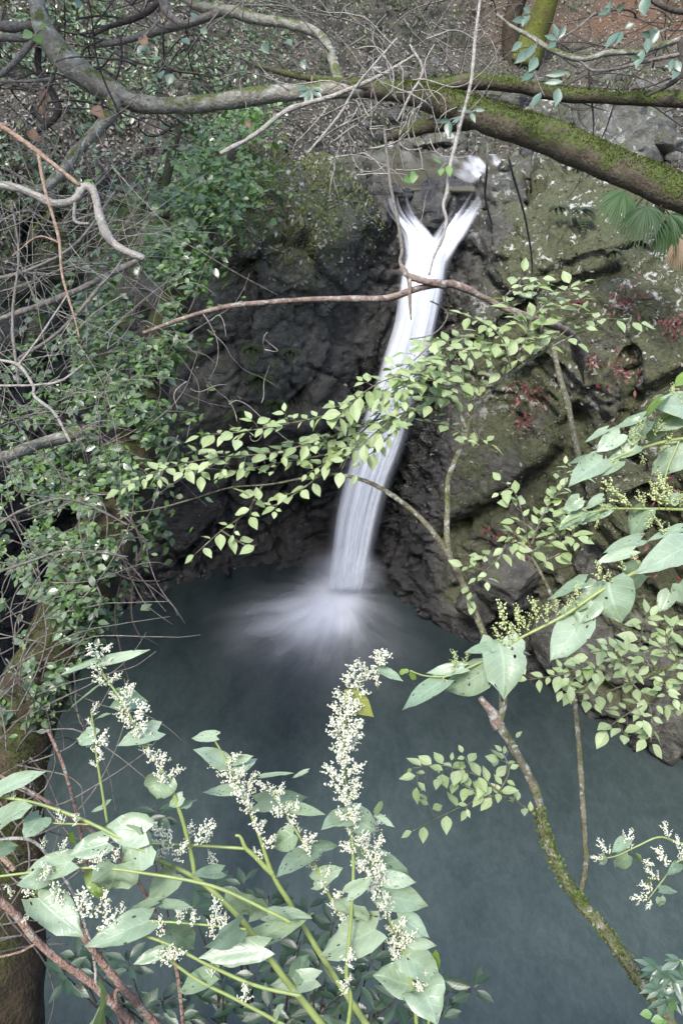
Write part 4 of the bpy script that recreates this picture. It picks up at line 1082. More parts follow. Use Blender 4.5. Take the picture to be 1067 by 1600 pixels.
tangle(b, (-20, -20, 330, 200), 70, 5.6, 8.5, 1.0, .009, .4, m=1)
tangle(b, (330, -20, 780, 200), 95, 5.2, 8.5, .9, .0075, .55, m=0)
tangle(b, (500, 60, 720, 280), 42, 4.8, 5.6, .6, .0055, .8, m=2)
tangle(b, (760, -20, 1080, 180), 55, 5.2, 10, .9, .0075, .5, m=1)
tangle(b, (230, 420, 420, 700), 16, 5.2, 6.4, .5, .004, .6, m=2)
tag(link('twig_tangle', b.mesh('twig_tangle', [M['twig'], M['dark_twig'], M['vine']])), 'thin bare twigs and vines criss-crossing the upper half', 'twigs', None, 'stuff')

# ================================================================== LITTER AND UNDERGROWTH
def scatter(G, n, mask=None, seed=0):
    """random points on a terrain grid, weighted by area, with normals"""
    V = G; A = V[:-1, :-1]; Bv = V[1:, :-1]; C = V[:-1, 1:]
    nr = np.cross(C - A, Bv - A); ar = np.linalg.norm(nr, axis=-1)
    dist = np.linalg.norm(A - CAMP, axis=-1)
    w = ar / dist ** 2
    if mask is not None: w = w * mask(A)
    c = np.cumsum(w.ravel()); c /= c[-1]
    i = np.searchsorted(c, RNG.random(n)); r, q = np.unravel_index(i, w.shape)
    a, bb = RNG.random((n, 1)), RNG.random((n, 1))
    P = A[r, q] + (Bv[r, q] - A[r, q]) * a + (C[r, q] - A[r, q]) * bb
    N = norm(nr[r, q]); N = N * np.where((N * (CAMP - P)).sum(1, keepdims=True) > 0, 1, -1)
    return P, N
def in_view(A):
    d = A - CAMP; z = d[..., 1] * CP - d[..., 2] * SP; x = d[..., 0] / np.maximum(z, .1)
    return (np.abs(x) < .56).astype(float)
def cover(name, key, G, n, L0, L1, label, cat, mask=None, lift=.01, tilt=.5, wr=.5, up=.0, mat=None):
    P, N = scatter(G, n, lambda A: in_view(A) * (mask(A) if mask else 1))
    L = RNG.uniform(L0, L1, n)
    D = RNG.normal(size=(n, 3)); D = norm(D - N * (D * N).sum(1, keepdims=True) + UP * up)
    T = P + N * lift + D * L[:, None]
    o = leaf_cloud(name, key, P + N * lift, T, N + RNG.normal(size=(n, 3)) * tilt, L * wr, None, 'stuff', mat)
    return tag(o, label, cat)
PR['dead_leaf'] = [leaf_proto('dead_leaf', M['dead_leaf'], OVATE, 4, 3, 0, .5, .3, .1, 3)]
cover('leaf_litter', 'dead_leaf', GH, 44000, .04, .10, 'brown dead leaves lying on the wooded slope', 'leaf litter', tilt=.6, lift=.02)
cover('undergrowth', 'fern', GH, 7000, .06, .16, 'low green undergrowth on the wooded slope', 'undergrowth', lambda A: (fbm(A * 1.1, 3, 55) > .12) * 1.0, .06, .6, .4, .6)
cover('bush_leaves', 'ivy', GH, 8000, .06, .12, 'dark evergreen leaves of the bushes on the slope', 'bushes', lambda A: (fbm(A * .9, 3, 65) > -.05) * (A[..., 0] < -1.0) * 1.0, .16, .6, .5, .3)
cover('ledge_litter', 'dead_leaf', GL, 5000, .04, .09, 'dead leaves and grass caught on the ledges of the left cliff', 'leaf litter', lambda A: np.clip((A[..., 2] - 4.6) / 1.2, 0.02, 1), .01, .6)
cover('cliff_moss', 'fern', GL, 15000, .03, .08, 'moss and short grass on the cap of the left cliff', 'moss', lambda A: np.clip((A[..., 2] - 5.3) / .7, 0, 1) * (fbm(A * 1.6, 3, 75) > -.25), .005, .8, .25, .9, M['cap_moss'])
cover('cliff_litter', 'dead_leaf', GR, 4200, .03, .07, 'dead leaves and flakes stuck to the right cliff', 'leaf litter', lambda A: np.clip((A[..., 2] - 1.2) / 1.5, 0, 1), .008, .8)
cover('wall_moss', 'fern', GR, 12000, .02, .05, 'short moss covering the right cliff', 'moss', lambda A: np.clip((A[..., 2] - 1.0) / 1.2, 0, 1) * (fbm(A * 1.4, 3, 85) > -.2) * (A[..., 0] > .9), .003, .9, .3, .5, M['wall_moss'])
# plants on the right cliff
for k, (x, y, w, n, lab) in enumerate([(975, 465, 34, 70, 'red leaved plant on the right cliff right of the light green sapling'), (825, 620, 34, 75, 'red leaved clump on the mossy cliff, upper of two beside the sapling fork'), (820, 660, 16, 45, 'red leaved clump on the mossy cliff, lower of two beside the sapling fork'),
        (965, 582, 30, 60, 'dull red plant in the vertical crack of the right cliff'), (920, 568, 14, 30, 'small red plant left of the vertical crack'), (1055, 505, 26, 60, 'red plant on the cliff at the right edge'),
        (1000, 880, 45, 90, 'red leaved plant behind the lower knotweed branch'), (815, 855, 24, 40, 'red leaved tuft low on the cliff behind the sapling'), (770, 835, 16, 30, 'red leaved tuft low on the cliff near the diagonal crack'), (1040, 770, 34, 60, 'red leaved plant behind the upper knotweed at the right edge'), (905, 470, 16, 30, 'red plant at the tip of the light green sapling')]):
    Y = float(cliffR_Y(x, y)) - .12
    r = tag(thing('red_plant', at(x, y, Y), lab, 'plant', 'red leaved plants on the right cliff'))
    px, py = x + RNG.normal(size=n) * w * .5, y + RNG.normal(size=n) * w * .42
    B = at(px, py, cliffR_Y(px, py) - .10 - .1 * RNG.random(n)); D = norm(RNG.normal(size=(n, 3)) + (0, -.4, -.5)); L = RNG.uniform(.04, .10, n)
    leaf_cloud('leaves', 'red_leaf', B, B + D * L[:, None], RNG.normal(size=(n, 3)) + (0, -1, .6), L * .4, r)
# ferns on the cliffs
def frond(b, p, d, L, key_n=11, w=.32):
    side = norm(np.cross(d, UP)); P = [p + d * L * s + UP * (-.45 * L * s * s) for s in np.linspace(0, 1, 8)]
    B, T, N = [], [], []
    for i in range(key_n):
        s = (i + 1) / (key_n + 1); q = p + d * L * s + UP * (-.45 * L * s * s); l = w * L * math.sin(math.pi * min(.97, s * .8 + .2)) 
        for sg in (-1, 1):
            B.append(q); T.append(q + norm(side * sg + d * .45) * l); N.append(UP + d * .3)
    b[0] += B; b[1] += T; b[2] += N
    return P
for k, (x, y, Yo, nf, L, lab) in enumerate([(405, 585, cliffL_Y, 9, .42, 'fern tuft on the dark left cliff above the leafy sapling twigs'), (430, 625, cliffL_Y, 6, .34, 'small fern right below the fern tuft on the dark cliff'), (372, 640, cliffL_Y, 7, .36, 'fern with hanging fronds on the dark cliff, lowest of the group'),
        (395, 540, cliffL_Y, 6, .3, 'small fern topmost on the dark left cliff'), (455, 545, cliffL_Y, 5, .28, 'little fern on the cliff nearest the waterfall'), (905, 325, cliffR_Y, 7, .36, 'fern growing on the right cliff left of the fan palm'), (870, 322, cliffR_Y, 5, .3, 'small fern on the right cliff under the log'), (955, 390, cliffR_Y, 4, .25, 'small fern below the fan palm')]):
    p = at(x, y, float(Yo(x, y)) - .15)
    r = tag(thing('fern', p, lab, 'fern', 'ferns on the cliffs'))
    for i in range(nf):
        bb = [[], [], []]
        d = norm(np.array((math.cos(i * 2.4), -.6 - .3 * RNG.random(), .35 * math.sin(i * 2.4))))
        frond(bb, p, d, L * .7 * (.7 + .5 * RNG.random()))
        leaf_cloud('frond', 'fern', *bb, .035, r, None)
# fan palm
fp = tag(thing('fan_palm', at(1010, 330, 8.6), 'fan palm with drooping green fronds on top of the right cliff', 'palm'))
def fan(px, py, Y, dx, dy, L, spread, key, nseg=22, name='frond'):
    c = at(px, py, Y); ax = norm(att(px + dx, py + dy, 8.5) - att(px, py, 8.5) + np.array((0, -.1, 0)))
    sd = norm(np.cross(ax, CAMP - c)); nn = norm(np.cross(sd, ax)); b = Bag()
    b.tube([c - ax * .5, c], [.012, .009], 5, n=6)
    for a in np.linspace(-spread, spread, nseg):
        d = norm(ax * math.cos(a) + sd * math.sin(a)); l = L * (.8 + .2 * math.cos(a)) * (.9 + .2 * RNG.random())
        e = norm(np.cross(d, nn)); w = .016
        Q = [c + d * l * s - UP * (.55 * l * s ** 2.4) + nn * .03 * math.sin(a * 9) * s for s in (0, .35, .7, 1)]
        V = []
        for q, ww in zip(Q, (.25, 1, .8, .1)): V += [q - e * w * ww, q + nn * w * .5 * ww, q + e * w * ww]
        b.add(np.array(V), grid_faces(4, 3))
    link(name, b.mesh(name, [M[key]], True, np.array(fp.location)), fp)
fan(1010, 322, 8.5, -10, 40, .33, 1.5, 'palm'); fan(975, 300, 8.9, -25, 30, .34, 1.3, 'palm'); fan(1045, 335, 8.4, 25, 40, .34, 1.2, 'palm'); fan(1060, 365, 8.3, 10, 30, .26, .9, 'palm_dead', name='dead_frond'); fan(1020, 290, 9.0, 10, -20, .32, 1.2, 'palm')
stem_part(fp, 'trunk', [(1030, 330, 8.7), (1035, 300, 8.8), (1030, 290, 8.8)], [9, 9, 7], M['ivy_bark'], 9, 10, .2)

# cobbles of the stream bed
def cobbles():
    P, N = scatter(GH, 520, lambda A: in_view(A) * (A[..., 0] > .3) * (A[..., 1] > 12.2) * np.clip((7.9 - A[..., 2]) / .8, 0, 1))
    i, j = np.meshgrid(np.linspace(0, np.pi, 7), np.linspace(0, 2 * np.pi, 10, endpoint=False), indexing='ij')
    D = np.stack([np.sin(i) * np.cos(j), np.sin(i) * np.sin(j), np.cos(i)], -1).reshape(-1, 3)
    a = np.arange(6)[:, None] * 10; c = np.arange(10)[None]; c2 = (c + 1) % 10
    F = np.stack([a + c, a + 10 + c, a + 10 + c2, a + c2], -1).reshape(-1, 4)
    V, FF = [], []
    for k, p in enumerate(P):
        r = RNG.uniform(.05, .24) * RNG.uniform(.5, 1); v = D.copy()
        for q in range(5):
            nr = norm(RNG.normal(size=3)); s_ = np.maximum((v * nr).sum(1) - RNG.uniform(.55, .85), 0); v = v - s_[:, None] * nr
        V.append(p + v * r * RNG.uniform(.6, 1.4, 3) * (1, 1, .7)); FF.append(F + k * len(D))
    V = np.concatenate(V); n = len(V)
    rn = np.repeat(RNG.random(len(P)), len(D))
    o = link('cobbles', mesh_from('cobbles', V, np.concatenate(FF), True, dict(wet=rn * .8, moss=.35 + .5 * (rn - .5), lichen=np.ones(n)), [M['rock']]))
    tag(o, 'grey cobbles and stones strewn along the upper stream bed', 'cobbles', None, 'stuff')
cobbles()

# ================================================================== SAPLINGS WITH LIGHT LEAVES
sp = root_at('leafy_sapling', 1060, 1625, 2.3, 'slender light green sapling leaning from the lower right across the waterfall', 'tree')
stem_part(sp, 'trunk', [(1075, 1650, 2.25), (1040, 1585, 2.3), (1000, 1532, 2.35), (950, 1462, 2.42), (880, 1372, 2.5), (848, 1295, 2.58), (838, 1240, 2.62), (805, 1175, 2.68), (778, 1132, 2.72)], [10.5, 10, 9.5, 9, 8, 7.5, 7, 7, 7], M['sapling_bark'], 12, 80, .16, 61)
stem_part(sp, 'stub', [(780, 1138, 2.72), (768, 1115, 2.73), (750, 1090, 2.74)], [10, 8, 5], M['dead_wood'], 9, 14, .25, 62)
stem_part(sp, 'stem', [(778, 1135, 2.72), (786, 1095, 2.74), (775, 1045, 2.78), (748, 972, 2.84), (715, 895, 2.9), (690, 850, 2.94), (650, 803, 2.97), (600, 766, 3.0), (560, 748, 3.02), (515, 741, 3.03), (470, 748, 3.05), (420, 757, 3.05), (360, 762, 3.06), (300, 780, 3.06), (240, 796, 3.06), (183, 803, 3.06)], [6, 6, 5.5, 5.2, 5, 4.5, 4, 3.8, 3.2, 2.6, 1.6, 1.4, 1.3, 1.2, 1, .8], M['sapling_bark'], 9, 130, .12, 63)
stem_part(sp, 'stem', [(706, 880, 2.91), (698, 840, 2.93), (699, 790, 2.96), (701, 745, 3.0), (722, 695, 3.04), (735, 655, 3.07), (752, 622, 3.1), (800, 582, 3.14), (850, 548, 3.18), (900, 522, 3.2), (945, 502, 3.22)], [4.5, 4.5, 4.2, 4.2, 4, 3.6, 3.2, 2.6, 2, 1.5, 1], M['sapling_bark'], 9, 90, .12, 64)
stem_part(sp, 'stem', [(730, 678, 3.05), (722, 655, 3.04), (712, 635, 3.03), (702, 622, 3.02)], [3.5, 3, 2.6, 2], M['sapling_bark'], 7, 16)
stem_part(sp, 'stem', [(905, 1402, 2.47), (915, 1350, 2.5), (912, 1290, 2.55), (905, 1180, 2.62), (896, 1085, 2.68), (884, 1020, 2.72), (862, 935, 2.78), (836, 880, 2.82), (815, 850, 2.85)], [4.5, 4.2, 4.2, 4.2, 4, 3.8, 3, 2.4, 1.6], M['sapling_bark'], 8, 80, .15, 65)
TW = [  # twigs of the long fork, (px, py, t)
    ([(702, 622, 3.0), (640, 617, 2.95), (580, 627, 2.92), (520, 646, 2.9), (450, 662, 2.9), (380, 674, 2.9), (315, 680, 2.92)], 30, 11),
    ([(650, 640, 3.0), (570, 662, 3.0), (500, 688, 3.0), (420, 708, 3.0), (330, 716, 3.0), (250, 735, 3.0), (190, 765, 3.0)], 31, 12),
    ([(560, 695, 3.05), (500, 712, 3.05), (440, 722, 3.05), (370, 735, 3.05), (310, 730, 3.05)], 29, 13),
    ([(600, 640, 2.95), (560, 680, 2.98), (510, 722, 3.0), (480, 740, 3.0)], 30, 11),
    ([(640, 645, 2.9), (600, 690, 2.92), (565, 720, 2.95)], 30, 12),
    ([(752, 622, 3.05), (700, 590, 2.95), (640, 600, 2.9), (585, 632, 2.88)], 32, 10),
    ([(790, 590, 3.1), (740, 545, 3.0), (690, 562, 2.95), (640, 592, 2.9), (600, 610, 2.9)], 32, 10),
    ([(770, 605, 3.1), (720, 600, 3.1), (665, 625, 3.1), (620, 650, 3.1)], 32, 10),
    ([(800, 582, 3.1), (785, 530, 3.05), (755, 505, 3.0), (725, 492, 2.98)], 31, 11),
    ([(830, 560, 3.15), (828, 505, 3.1), (865, 465, 3.1), (912, 440, 3.1)], 32, 12),
    ([(850, 548, 3.18), (900, 505, 3.2), (950, 498, 3.2), (998, 505, 3.2)], 30, 17),
    ([(820, 570, 3.12), (770, 535, 3.1), (715, 528, 3.1), (665, 550, 3.1)], 32, 10),
    ([(845, 550, 3.16), (810, 500, 3.1), (790, 462, 3.1), (845, 435, 3.1)], 31, 12),
    ([(840, 552, 3.15), (850, 500, 3.15), (885, 470, 3.15), (890, 445, 3.15)], 31, 13),
    ([(505, 740, 3.03), (460, 772, 3.0), (425, 790, 2.98), (395, 780, 2.96)], 31, 15),
    ([(410, 758, 3.05), (385, 800, 3.02), (345, 830, 3.0), (305, 866, 3.0)], 30, 24),
    ([(345, 828, 3.0), (380, 850, 3.0), (400, 852, 3.0)], 28, 30),
    ([(838, 1278, 2.58), (800, 1248, 2.5), (762, 1245, 2.46), (700, 1270, 2.44), (645, 1298, 2.42)], 27, 24),
    ([(790, 1246, 2.48), (745, 1212, 2.44), (690, 1196, 2.42), (645, 1200, 2.4)], 32, 11),
    ([(770, 1245, 2.46), (735, 1232, 2.44), (700, 1215, 2.42)], 30, 11),
    ([(775, 1245, 2.47), (795, 1205, 2.45), (785, 1175, 2.44)], 30, 13),
    ([(690, 600, 2.9), (650, 585, 2.85), (600, 595, 2.85), (560, 620, 2.85), (530, 650, 2.85)], 32, 11),
    ([(720, 570, 2.95), (690, 530, 2.9), (650, 560, 2.88), (620, 590, 2.86)], 31, 11),
    ([(660, 640, 2.85), (620, 650, 2.85), (570, 690, 2.87), (540, 715, 2.88)], 31, 11),
    ([(735, 660, 3.06), (745, 690, 3.05), (700, 665, 3.05), (665, 660, 3.05)], 30, 16)]
for pts, l, e in TW:
    leafy_twig(sp, 'sap', pts, l, every=e)
for pts, l, e in [([(820, 860, 2.85), (800, 830, 2.83), (780, 870, 2.8), (745, 902, 2.78)], 30, 11), ([(825, 865, 2.85), (868, 838, 2.83), (895, 800, 2.8), (870, 770, 2.8)], 31, 11), ([(830, 870, 2.85), (815, 800, 2.83), (800, 765, 2.8), (780, 770, 2.8)], 29, 13),
                  ([(840, 880, 2.85), (880, 860, 2.83), (900, 820, 2.8)], 31, 12), ([(830, 850, 2.8), (850, 800, 2.8), (880, 760, 2.8), (905, 735, 2.8)], 28, 11), ([(745, 968, 2.84), (735, 945, 2.8), (722, 930, 2.8)], 26, 20)]:
    leafy_twig(sp, 'sap', pts, l, every=e)
def creeping():
    a = np.array([(1040, 1585, 2.3), (1000, 1532, 2.35), (950, 1462, 2.42), (880, 1372, 2.5), (850, 1300, 2.58), (840, 1262, 2.6)], float)
    P = spline(np.column_stack([att(a[:, 0], a[:, 1], a[:, 2])]), 200); n = 1500
    i = RNG.integers(0, 200, n); T = norm(np.gradient(P, axis=0))[i]
    D = RNG.normal(size=(n, 3)) + (.15, -.5, .1); D = norm(D - T * (D * T).sum(1, keepdims=True))
    thick = .6 + .4 * fbm(np.stack([i / 9.0, 0 * i, 0 * i], -1), 2, 4)
    B = P[i] + D * (.0145 + .010 * RNG.random(n) * thick)[:, None]
    L = RNG.uniform(.006, .014, n)
    leaf_cloud('creeping_leaves', 'ivy_bright', B, B + norm(D + RNG.normal(size=(n, 3)) * .8) * L[:, None], D + RNG.normal(size=(n, 3)) * .4, L * .8, sp, mat=M['creeper'])
M['creeper'] = leaf_material('creeping_leaf', (.05, .085, .015), (.12, .16, .035), None, 0, .5, .2, 0, 0, .2)
creeping()

sr = root_at('leafy_shrub', 1110, 1000, 2.7, 'shrub with oval light green leaves reaching in at the right edge over the shore', 'shrub')
stem_part(sr, 'stem', [(1110, 1010, 2.75), (1060, 1035, 2.72), (1020, 1052, 2.7), (985, 1066, 2.68), (955, 1050, 2.66), (925, 1047, 2.65), (900, 1055, 2.65)], [3.5, 3, 3, 3, 2.6, 2.2, 1.6], M['sapling_bark'], 8, 50, .15, 66)
for pts, l, e in [([(1020, 1052, 2.7), (1000, 1010, 2.7), (1005, 975, 2.7), (1010, 960, 2.7)], 30, 10), ([(985, 1066, 2.66), (1012, 1098, 2.64), (1018, 1135, 2.63), (1016, 1160, 2.62)], 31, 15), ([(1012, 1098, 2.64), (975, 1118, 2.62), (948, 1138, 2.6)], 31, 13),
                  ([(1060, 1035, 2.72), (1040, 1000, 2.7), (1055, 975, 2.7)], 30, 11), ([(955, 1050, 2.66), (910, 1045, 2.64), (870, 1055, 2.62), (825, 1062, 2.6)], 30, 12), ([(940, 1050, 2.66), (905, 1078, 2.64), (878, 1078, 2.62)], 30, 13), ([(985, 1066, 2.66), (960, 1020, 2.66), (915, 1020, 2.66)], 30, 11),
                  ([(1020, 1052, 2.7), (1045, 1080, 2.66), (1060, 1105, 2.66)], 31, 14), ([(990, 1064, 2.66), (950, 1080, 2.64), (905, 1095, 2.62)], 29, 15), ([(1030, 1045, 2.7), (985, 1030, 2.7), (950, 1025, 2.7)], 30, 12), ([(1080, 1020, 2.7), (1050, 1055, 2.68), (1020, 1075, 2.66)], 30, 13)]:
    leafy_twig(sr, 'sap', pts, l, every=e)

# ================================================================== KNOTWEED IN FLOWER
def knot_leaf(root, bx, by, tx, ty, w, t, key='knot', tip=None):
    B = att(bx, by, t); tt = t * (1 + .04 * RNG.normal()) if tip is None else tip
    T = att(tx, ty, tt)
    n = norm(CAMP - B) * .8 + UP * .55 + RNG.normal(size=3) * .22
    put_leaf(root, key, B, T, n, w * t / FOC * 1.12)
def knotweed(label, t, stems, leaves, pans, pkey='flower', auto=()):
    s0 = stems[0][0]
    r = root_at('knotweed', s0[0][0], s0[0][1], t, label, 'knotweed', 'flowering knotweed plants')
    polys = []
    for pts, rr, *m in stems:
        q = [(p[0], p[1], p[2] if len(p) > 2 else t) for p in pts]
        stem_part(r, 'stem', q, rr, M[m[0] if m else 'green_stem'], 8, 12 * len(q), .1)
        polys.append(q)
    for l in leaves:
        knot_leaf(r, *l[:5], t + (l[6] if len(l) > 6 else 0), *( [l[5]] if len(l) > 5 and l[5] else []))
    for p in pans:
        put_panicle(r, pkey, att(p[0], p[1], t - .01), att(p[2], p[3], t - .03 + .04 * RNG.random()))
    for si, y0, y1, n, L in auto:     # clusters left and right along a stem between two heights
        P = np.array(spline(np.array(polys[si], float), 160))
        sel = P[(P[:, 1] >= y0) & (P[:, 1] <= y1)]
        n = max(2, round(n * .8))
        for k in range(n):
            p = sel[int((k + .5) / n * len(sel))]; sg = 1 if k % 2 else -1
            l = L * (.55 + .5 * RNG.random()); a = math.radians(RNG.uniform(8, 62))
            put_panicle(r, pkey, att(p[0], p[1], p[2]), att(p[0] + sg * l * math.sin(a), p[1] - l * math.cos(a), p[2] - .05 + .07 * RNG.random()))
    return r
T0 = 1.45
knotweed('tall flowering knotweed at the left over the dark water, its tip curled', T0,
    [([(512, 1612), (440, 1522), (380, 1440), (312, 1376), (245, 1342)], [6, 5.5, 5, 4, 3.5]),
     ([(306, 1378), (300, 1340), (285, 1280), (266, 1226), (245, 1190), (222, 1155), (203, 1118), (182, 1082), (162, 1054), (155, 1025), (160, 1020)], [3.6, 3.2, 3, 2.6, 2.2, 1.8, 1.4]),
     ([(168, 1285), (160, 1235), (152, 1185), (148, 1146), (143, 1112)], [2.2, 2, 1.5, 1])],
    [(155, 1036, 232, 1014, 16), (150, 1032, 92, 1056, 9), (160, 1068, 102, 1112, 10), (180, 1094, 232, 1097, 32), (246, 1142, 184, 1160, 30), (150, 1150, 115, 1154, 26), (150, 1125, 172, 1112, 10), (256, 1214, 246, 1252, 46),
     (160, 1262, 141, 1268, 7), (162, 1258, 175, 1248, 6), (345, 1362, 302, 1368, 20), (275, 1366, 222, 1410, 36), (420, 1430, 485, 1432, 22), (395, 1468, 487, 1431, 28), (460, 1528, 484, 1492, 26), (492, 1530, 419, 1538, 30), (262, 1452, 312, 1487, 42),
     (288, 1262, 305, 1243, 18), (285, 1245, 262, 1262, 18)],
    [(300, 1325, 330, 1282), (270, 1322, 240, 1285), (240, 1345, 265, 1322), (270, 1345, 292, 1318)],
    auto=[(1, 1018, 1060, 5, 34), (1, 1062, 1120, 7, 40), (1, 1120, 1180, 9, 36), (1, 1180, 1232, 6, 30), (2, 1110, 1150, 3, 26), (2, 1165, 1205, 5, 30)])
knotweed('forked flowering knotweed left of centre with eaten leaves', T0 + .1,
    [([(580, 1612), (540, 1552), (500, 1490), (456, 1416), (426, 1366), (404, 1302), (380, 1242), (356, 1192), (334, 1154)], [5.5, 5, 4.6, 4.4, 4, 3, 2.6, 2, 1.4]),
     ([(426, 1366), (398, 1338), (384, 1325), (376, 1308), (368, 1305)], [4.5, 4, 3.4, 2]),
     ([(384, 1326), (320, 1322), (238, 1318)], [2.6, 2.4, 2]),
     ([(548, 1460), (516, 1402), (490, 1346), (465, 1302), (440, 1262), (424, 1234)], [2.6, 2.6, 2.4, 2, 1.6, 1.2])],
    [(338, 1150, 297, 1151, 17), (352, 1192, 305, 1172, 26), (370, 1206, 402, 1184, 17), (408, 1213, 458, 1206, 10), (372, 1234, 315, 1238, 18), (404, 1254, 482, 1247, 28), (450, 1260, 505, 1270, 17), (458, 1303, 424, 1330, 32), (484, 1322, 530, 1323, 16),
     (487, 1330, 432, 1360, 34), (492, 1376, 531, 1358, 28), (388, 1398, 387, 1440, 68), (258, 1415, 306, 1411, 13), (480, 1205, 455, 1215, 9), (365, 1190, 395, 1180, 14)],
    [(310, 1324, 335, 1288), (290, 1324, 300, 1286), (265, 1320, 240, 1290), (325, 1324, 335, 1358)],
    auto=[(0, 1185, 1215, 3, 24), (0, 1210, 1265, 9, 40), (0, 1265, 1350, 6, 26), (3, 1234, 1300, 9, 32), (3, 1300, 1400, 9, 28), (3, 1400, 1460, 5, 28)])
knotweed('tallest flowering knotweed in the centre with dense white clusters', T0 - .05,
    [([(542, 1615), (548, 1560), (541, 1525), (548, 1440), (552, 1350), (546, 1265), (537, 1190), (543, 1115), (560, 1066), (590, 1042), (603, 1034)], [3.4, 3.2, 3, 2.8, 2.6, 2.4, 2, 1.6, 1.4, 1.2, 1])],
    [(545, 1277, 506, 1292, 32), (546, 1275, 592, 1297, 40), (592, 1048, 629, 1060, 16), (552, 1412, 545, 1443, 54), (588, 1452, 494, 1497, 54), (585, 1270, 600, 1250, 10), (590, 1275, 616, 1291, 10), (530, 1606, 520, 1586, 44), (545, 1395, 580, 1370, 22)],
    [(560, 1335, 530, 1320), (590, 1078, 585, 1045)],
    auto=[(0, 1036, 1075, 6, 36), (0, 1078, 1125, 7, 42), (0, 1125, 1200, 13, 44), (0, 1200, 1275, 11, 40), (0, 1275, 1340, 7, 34), (0, 1500, 1560, 5, 26)])
oroot = [o for o in COL.objects if o.name.startswith('knotweed') and o.parent is None][-1]
knot_leaf(oroot, 538, 1078, 584, 1121, 30, T0 - .06, 'olive_leaf')
knotweed('flowering knotweed right of centre with broad overlapping leaves on its right side', T0 + .02,
    [([(652, 1615), (645, 1545), (634, 1500), (610, 1440), (590, 1390), (576, 1330), (570, 1290)], [3, 3, 2.8, 2.6, 2.2, 1.6, 1.2]), ([(672, 1615), (662, 1555), (648, 1520), (640, 1500)], [2, 2, 1.6])],
    [(558, 1338, 652, 1376, 44), (598, 1398, 669, 1417, 38), (622, 1434, 673, 1456, 34), (644, 1474, 682, 1478, 16), (630, 1490, 695, 1536, 42), (640, 1538, 584, 1524, 46), (656, 1543, 680, 1582, 62), (600, 1372, 650, 1380, 24), (662, 1562, 690, 1552, 14)],
    [(640, 1470, 622, 1450), (625, 1500, 610, 1480)],
    auto=[(0, 1292, 1345, 8, 36), (0, 1345, 1395, 8, 40), (0, 1395, 1440, 4, 26), (0, 1450, 1512, 8, 34), (1, 1520, 1560, 2, 20)])
r_ = [o for o in COL.objects if o.name.startswith('knotweed') and o.parent is None][-1]
knot_leaf(r_, 676, 1490, 684, 1522, 16, T0 + .04, 'knot_dark')
knotweed('sprawling knotweed in the lower left corner with large pale leaves and drooping flowers', T0 - .1,
    [([(-30, 1240), (60, 1256), (150, 1290), (245, 1342)], [2.6, 2.8, 3]), ([(-20, 1372), (60, 1362), (140, 1356), (210, 1362), (330, 1384), (420, 1424), (455, 1442)], [1.8, 2, 2.2, 2.6, 2.8, 2.8]),
     ([(176, 1450), (250, 1470), (330, 1510), (400, 1540), (470, 1556)], [2, 2.4, 2.8, 3]), ([(262, 1498), (310, 1532), (370, 1562), (455, 1608)], [2.4, 2.6, 3]), ([(168, 1436), (255, 1440), (330, 1446), (385, 1452)], [1.6, 1.8, 2]), ([(20, 1275), (70, 1285), (140, 1288)], [1.6, 1.4])],
    [(-4, 1238, 66, 1202, 26), (-10, 1290, 40, 1256, 44), (66, 1278, 38, 1302, 34), (228, 1300, 160, 1288, 46), (228, 1315, 182, 1348, 66), (168, 1316, 106, 1338, 34), (112, 1346, 24, 1368, 36), (182, 1350, 170, 1406, 64), (60, 1404, 132, 1456, 52),
     (375, 1448, 336, 1482, 34), (412, 1480, 309, 1500, 34), (385, 1485, 345, 1508, 26), (334, 1522, 271, 1548, 30), (246, 1408, 196, 1424, 16), (160, 1566, 152, 1606, 60), (254, 1486, 208, 1508, 18), (232, 1438, 134, 1476, 40), (72, 1370, 30, 1382, 26), (-10, 1330, 30, 1322, 22), (62, 1372, 100, 1396, 30), (255, 1412, 300, 1415, 14), (430, 1590, 440, 1570, 16)],
    [(60, 1366, 40, 1398), (80, 1370, 100, 1415), (50, 1420, 36, 1442), (65, 1330, 70, 1306), (95, 1335, 105, 1310), (120, 1350, 140, 1330), (140, 1355, 165, 1332), (180, 1350, 184, 1325), (150, 1440, 130, 1390), (165, 1440, 165, 1392), (130, 1440, 118, 1400), (190, 1445, 190, 1410), (150, 1460, 180, 1430),
     (250, 1470, 250, 1430), (262, 1480, 240, 1505), (272, 1470, 262, 1500), (250, 1500, 290, 1488), (345, 1480, 352, 1440), (335, 1475, 330, 1430), (280, 1445, 280, 1415), (300, 1445, 305, 1422), (345, 1445, 335, 1405), (350, 1450, 352, 1425), (382, 1566, 384, 1540), (330, 1530, 330, 1505), (100, 1290, 90, 1268), (120, 1290, 118, 1272), (20, 1250, 22, 1235), (100, 1420, 110, 1455), (10, 1380, 20, 1400), (60, 1345, 84, 1362), (85, 1350, 62, 1376)])
r_ = [o for o in COL.objects if o.name.startswith('knotweed') and o.parent is None][-1]
knot_leaf(r_, 150, 1360, 156, 1408, 32, T0 - .05, 'knot_dark'); knot_leaf(r_, 116, 1316, 112, 1298, 12, T0 - .05, 'knot_dark'); knot_leaf(r_, 62, 1400, 100, 1385, 24, T0 - .05, 'knot_dark')
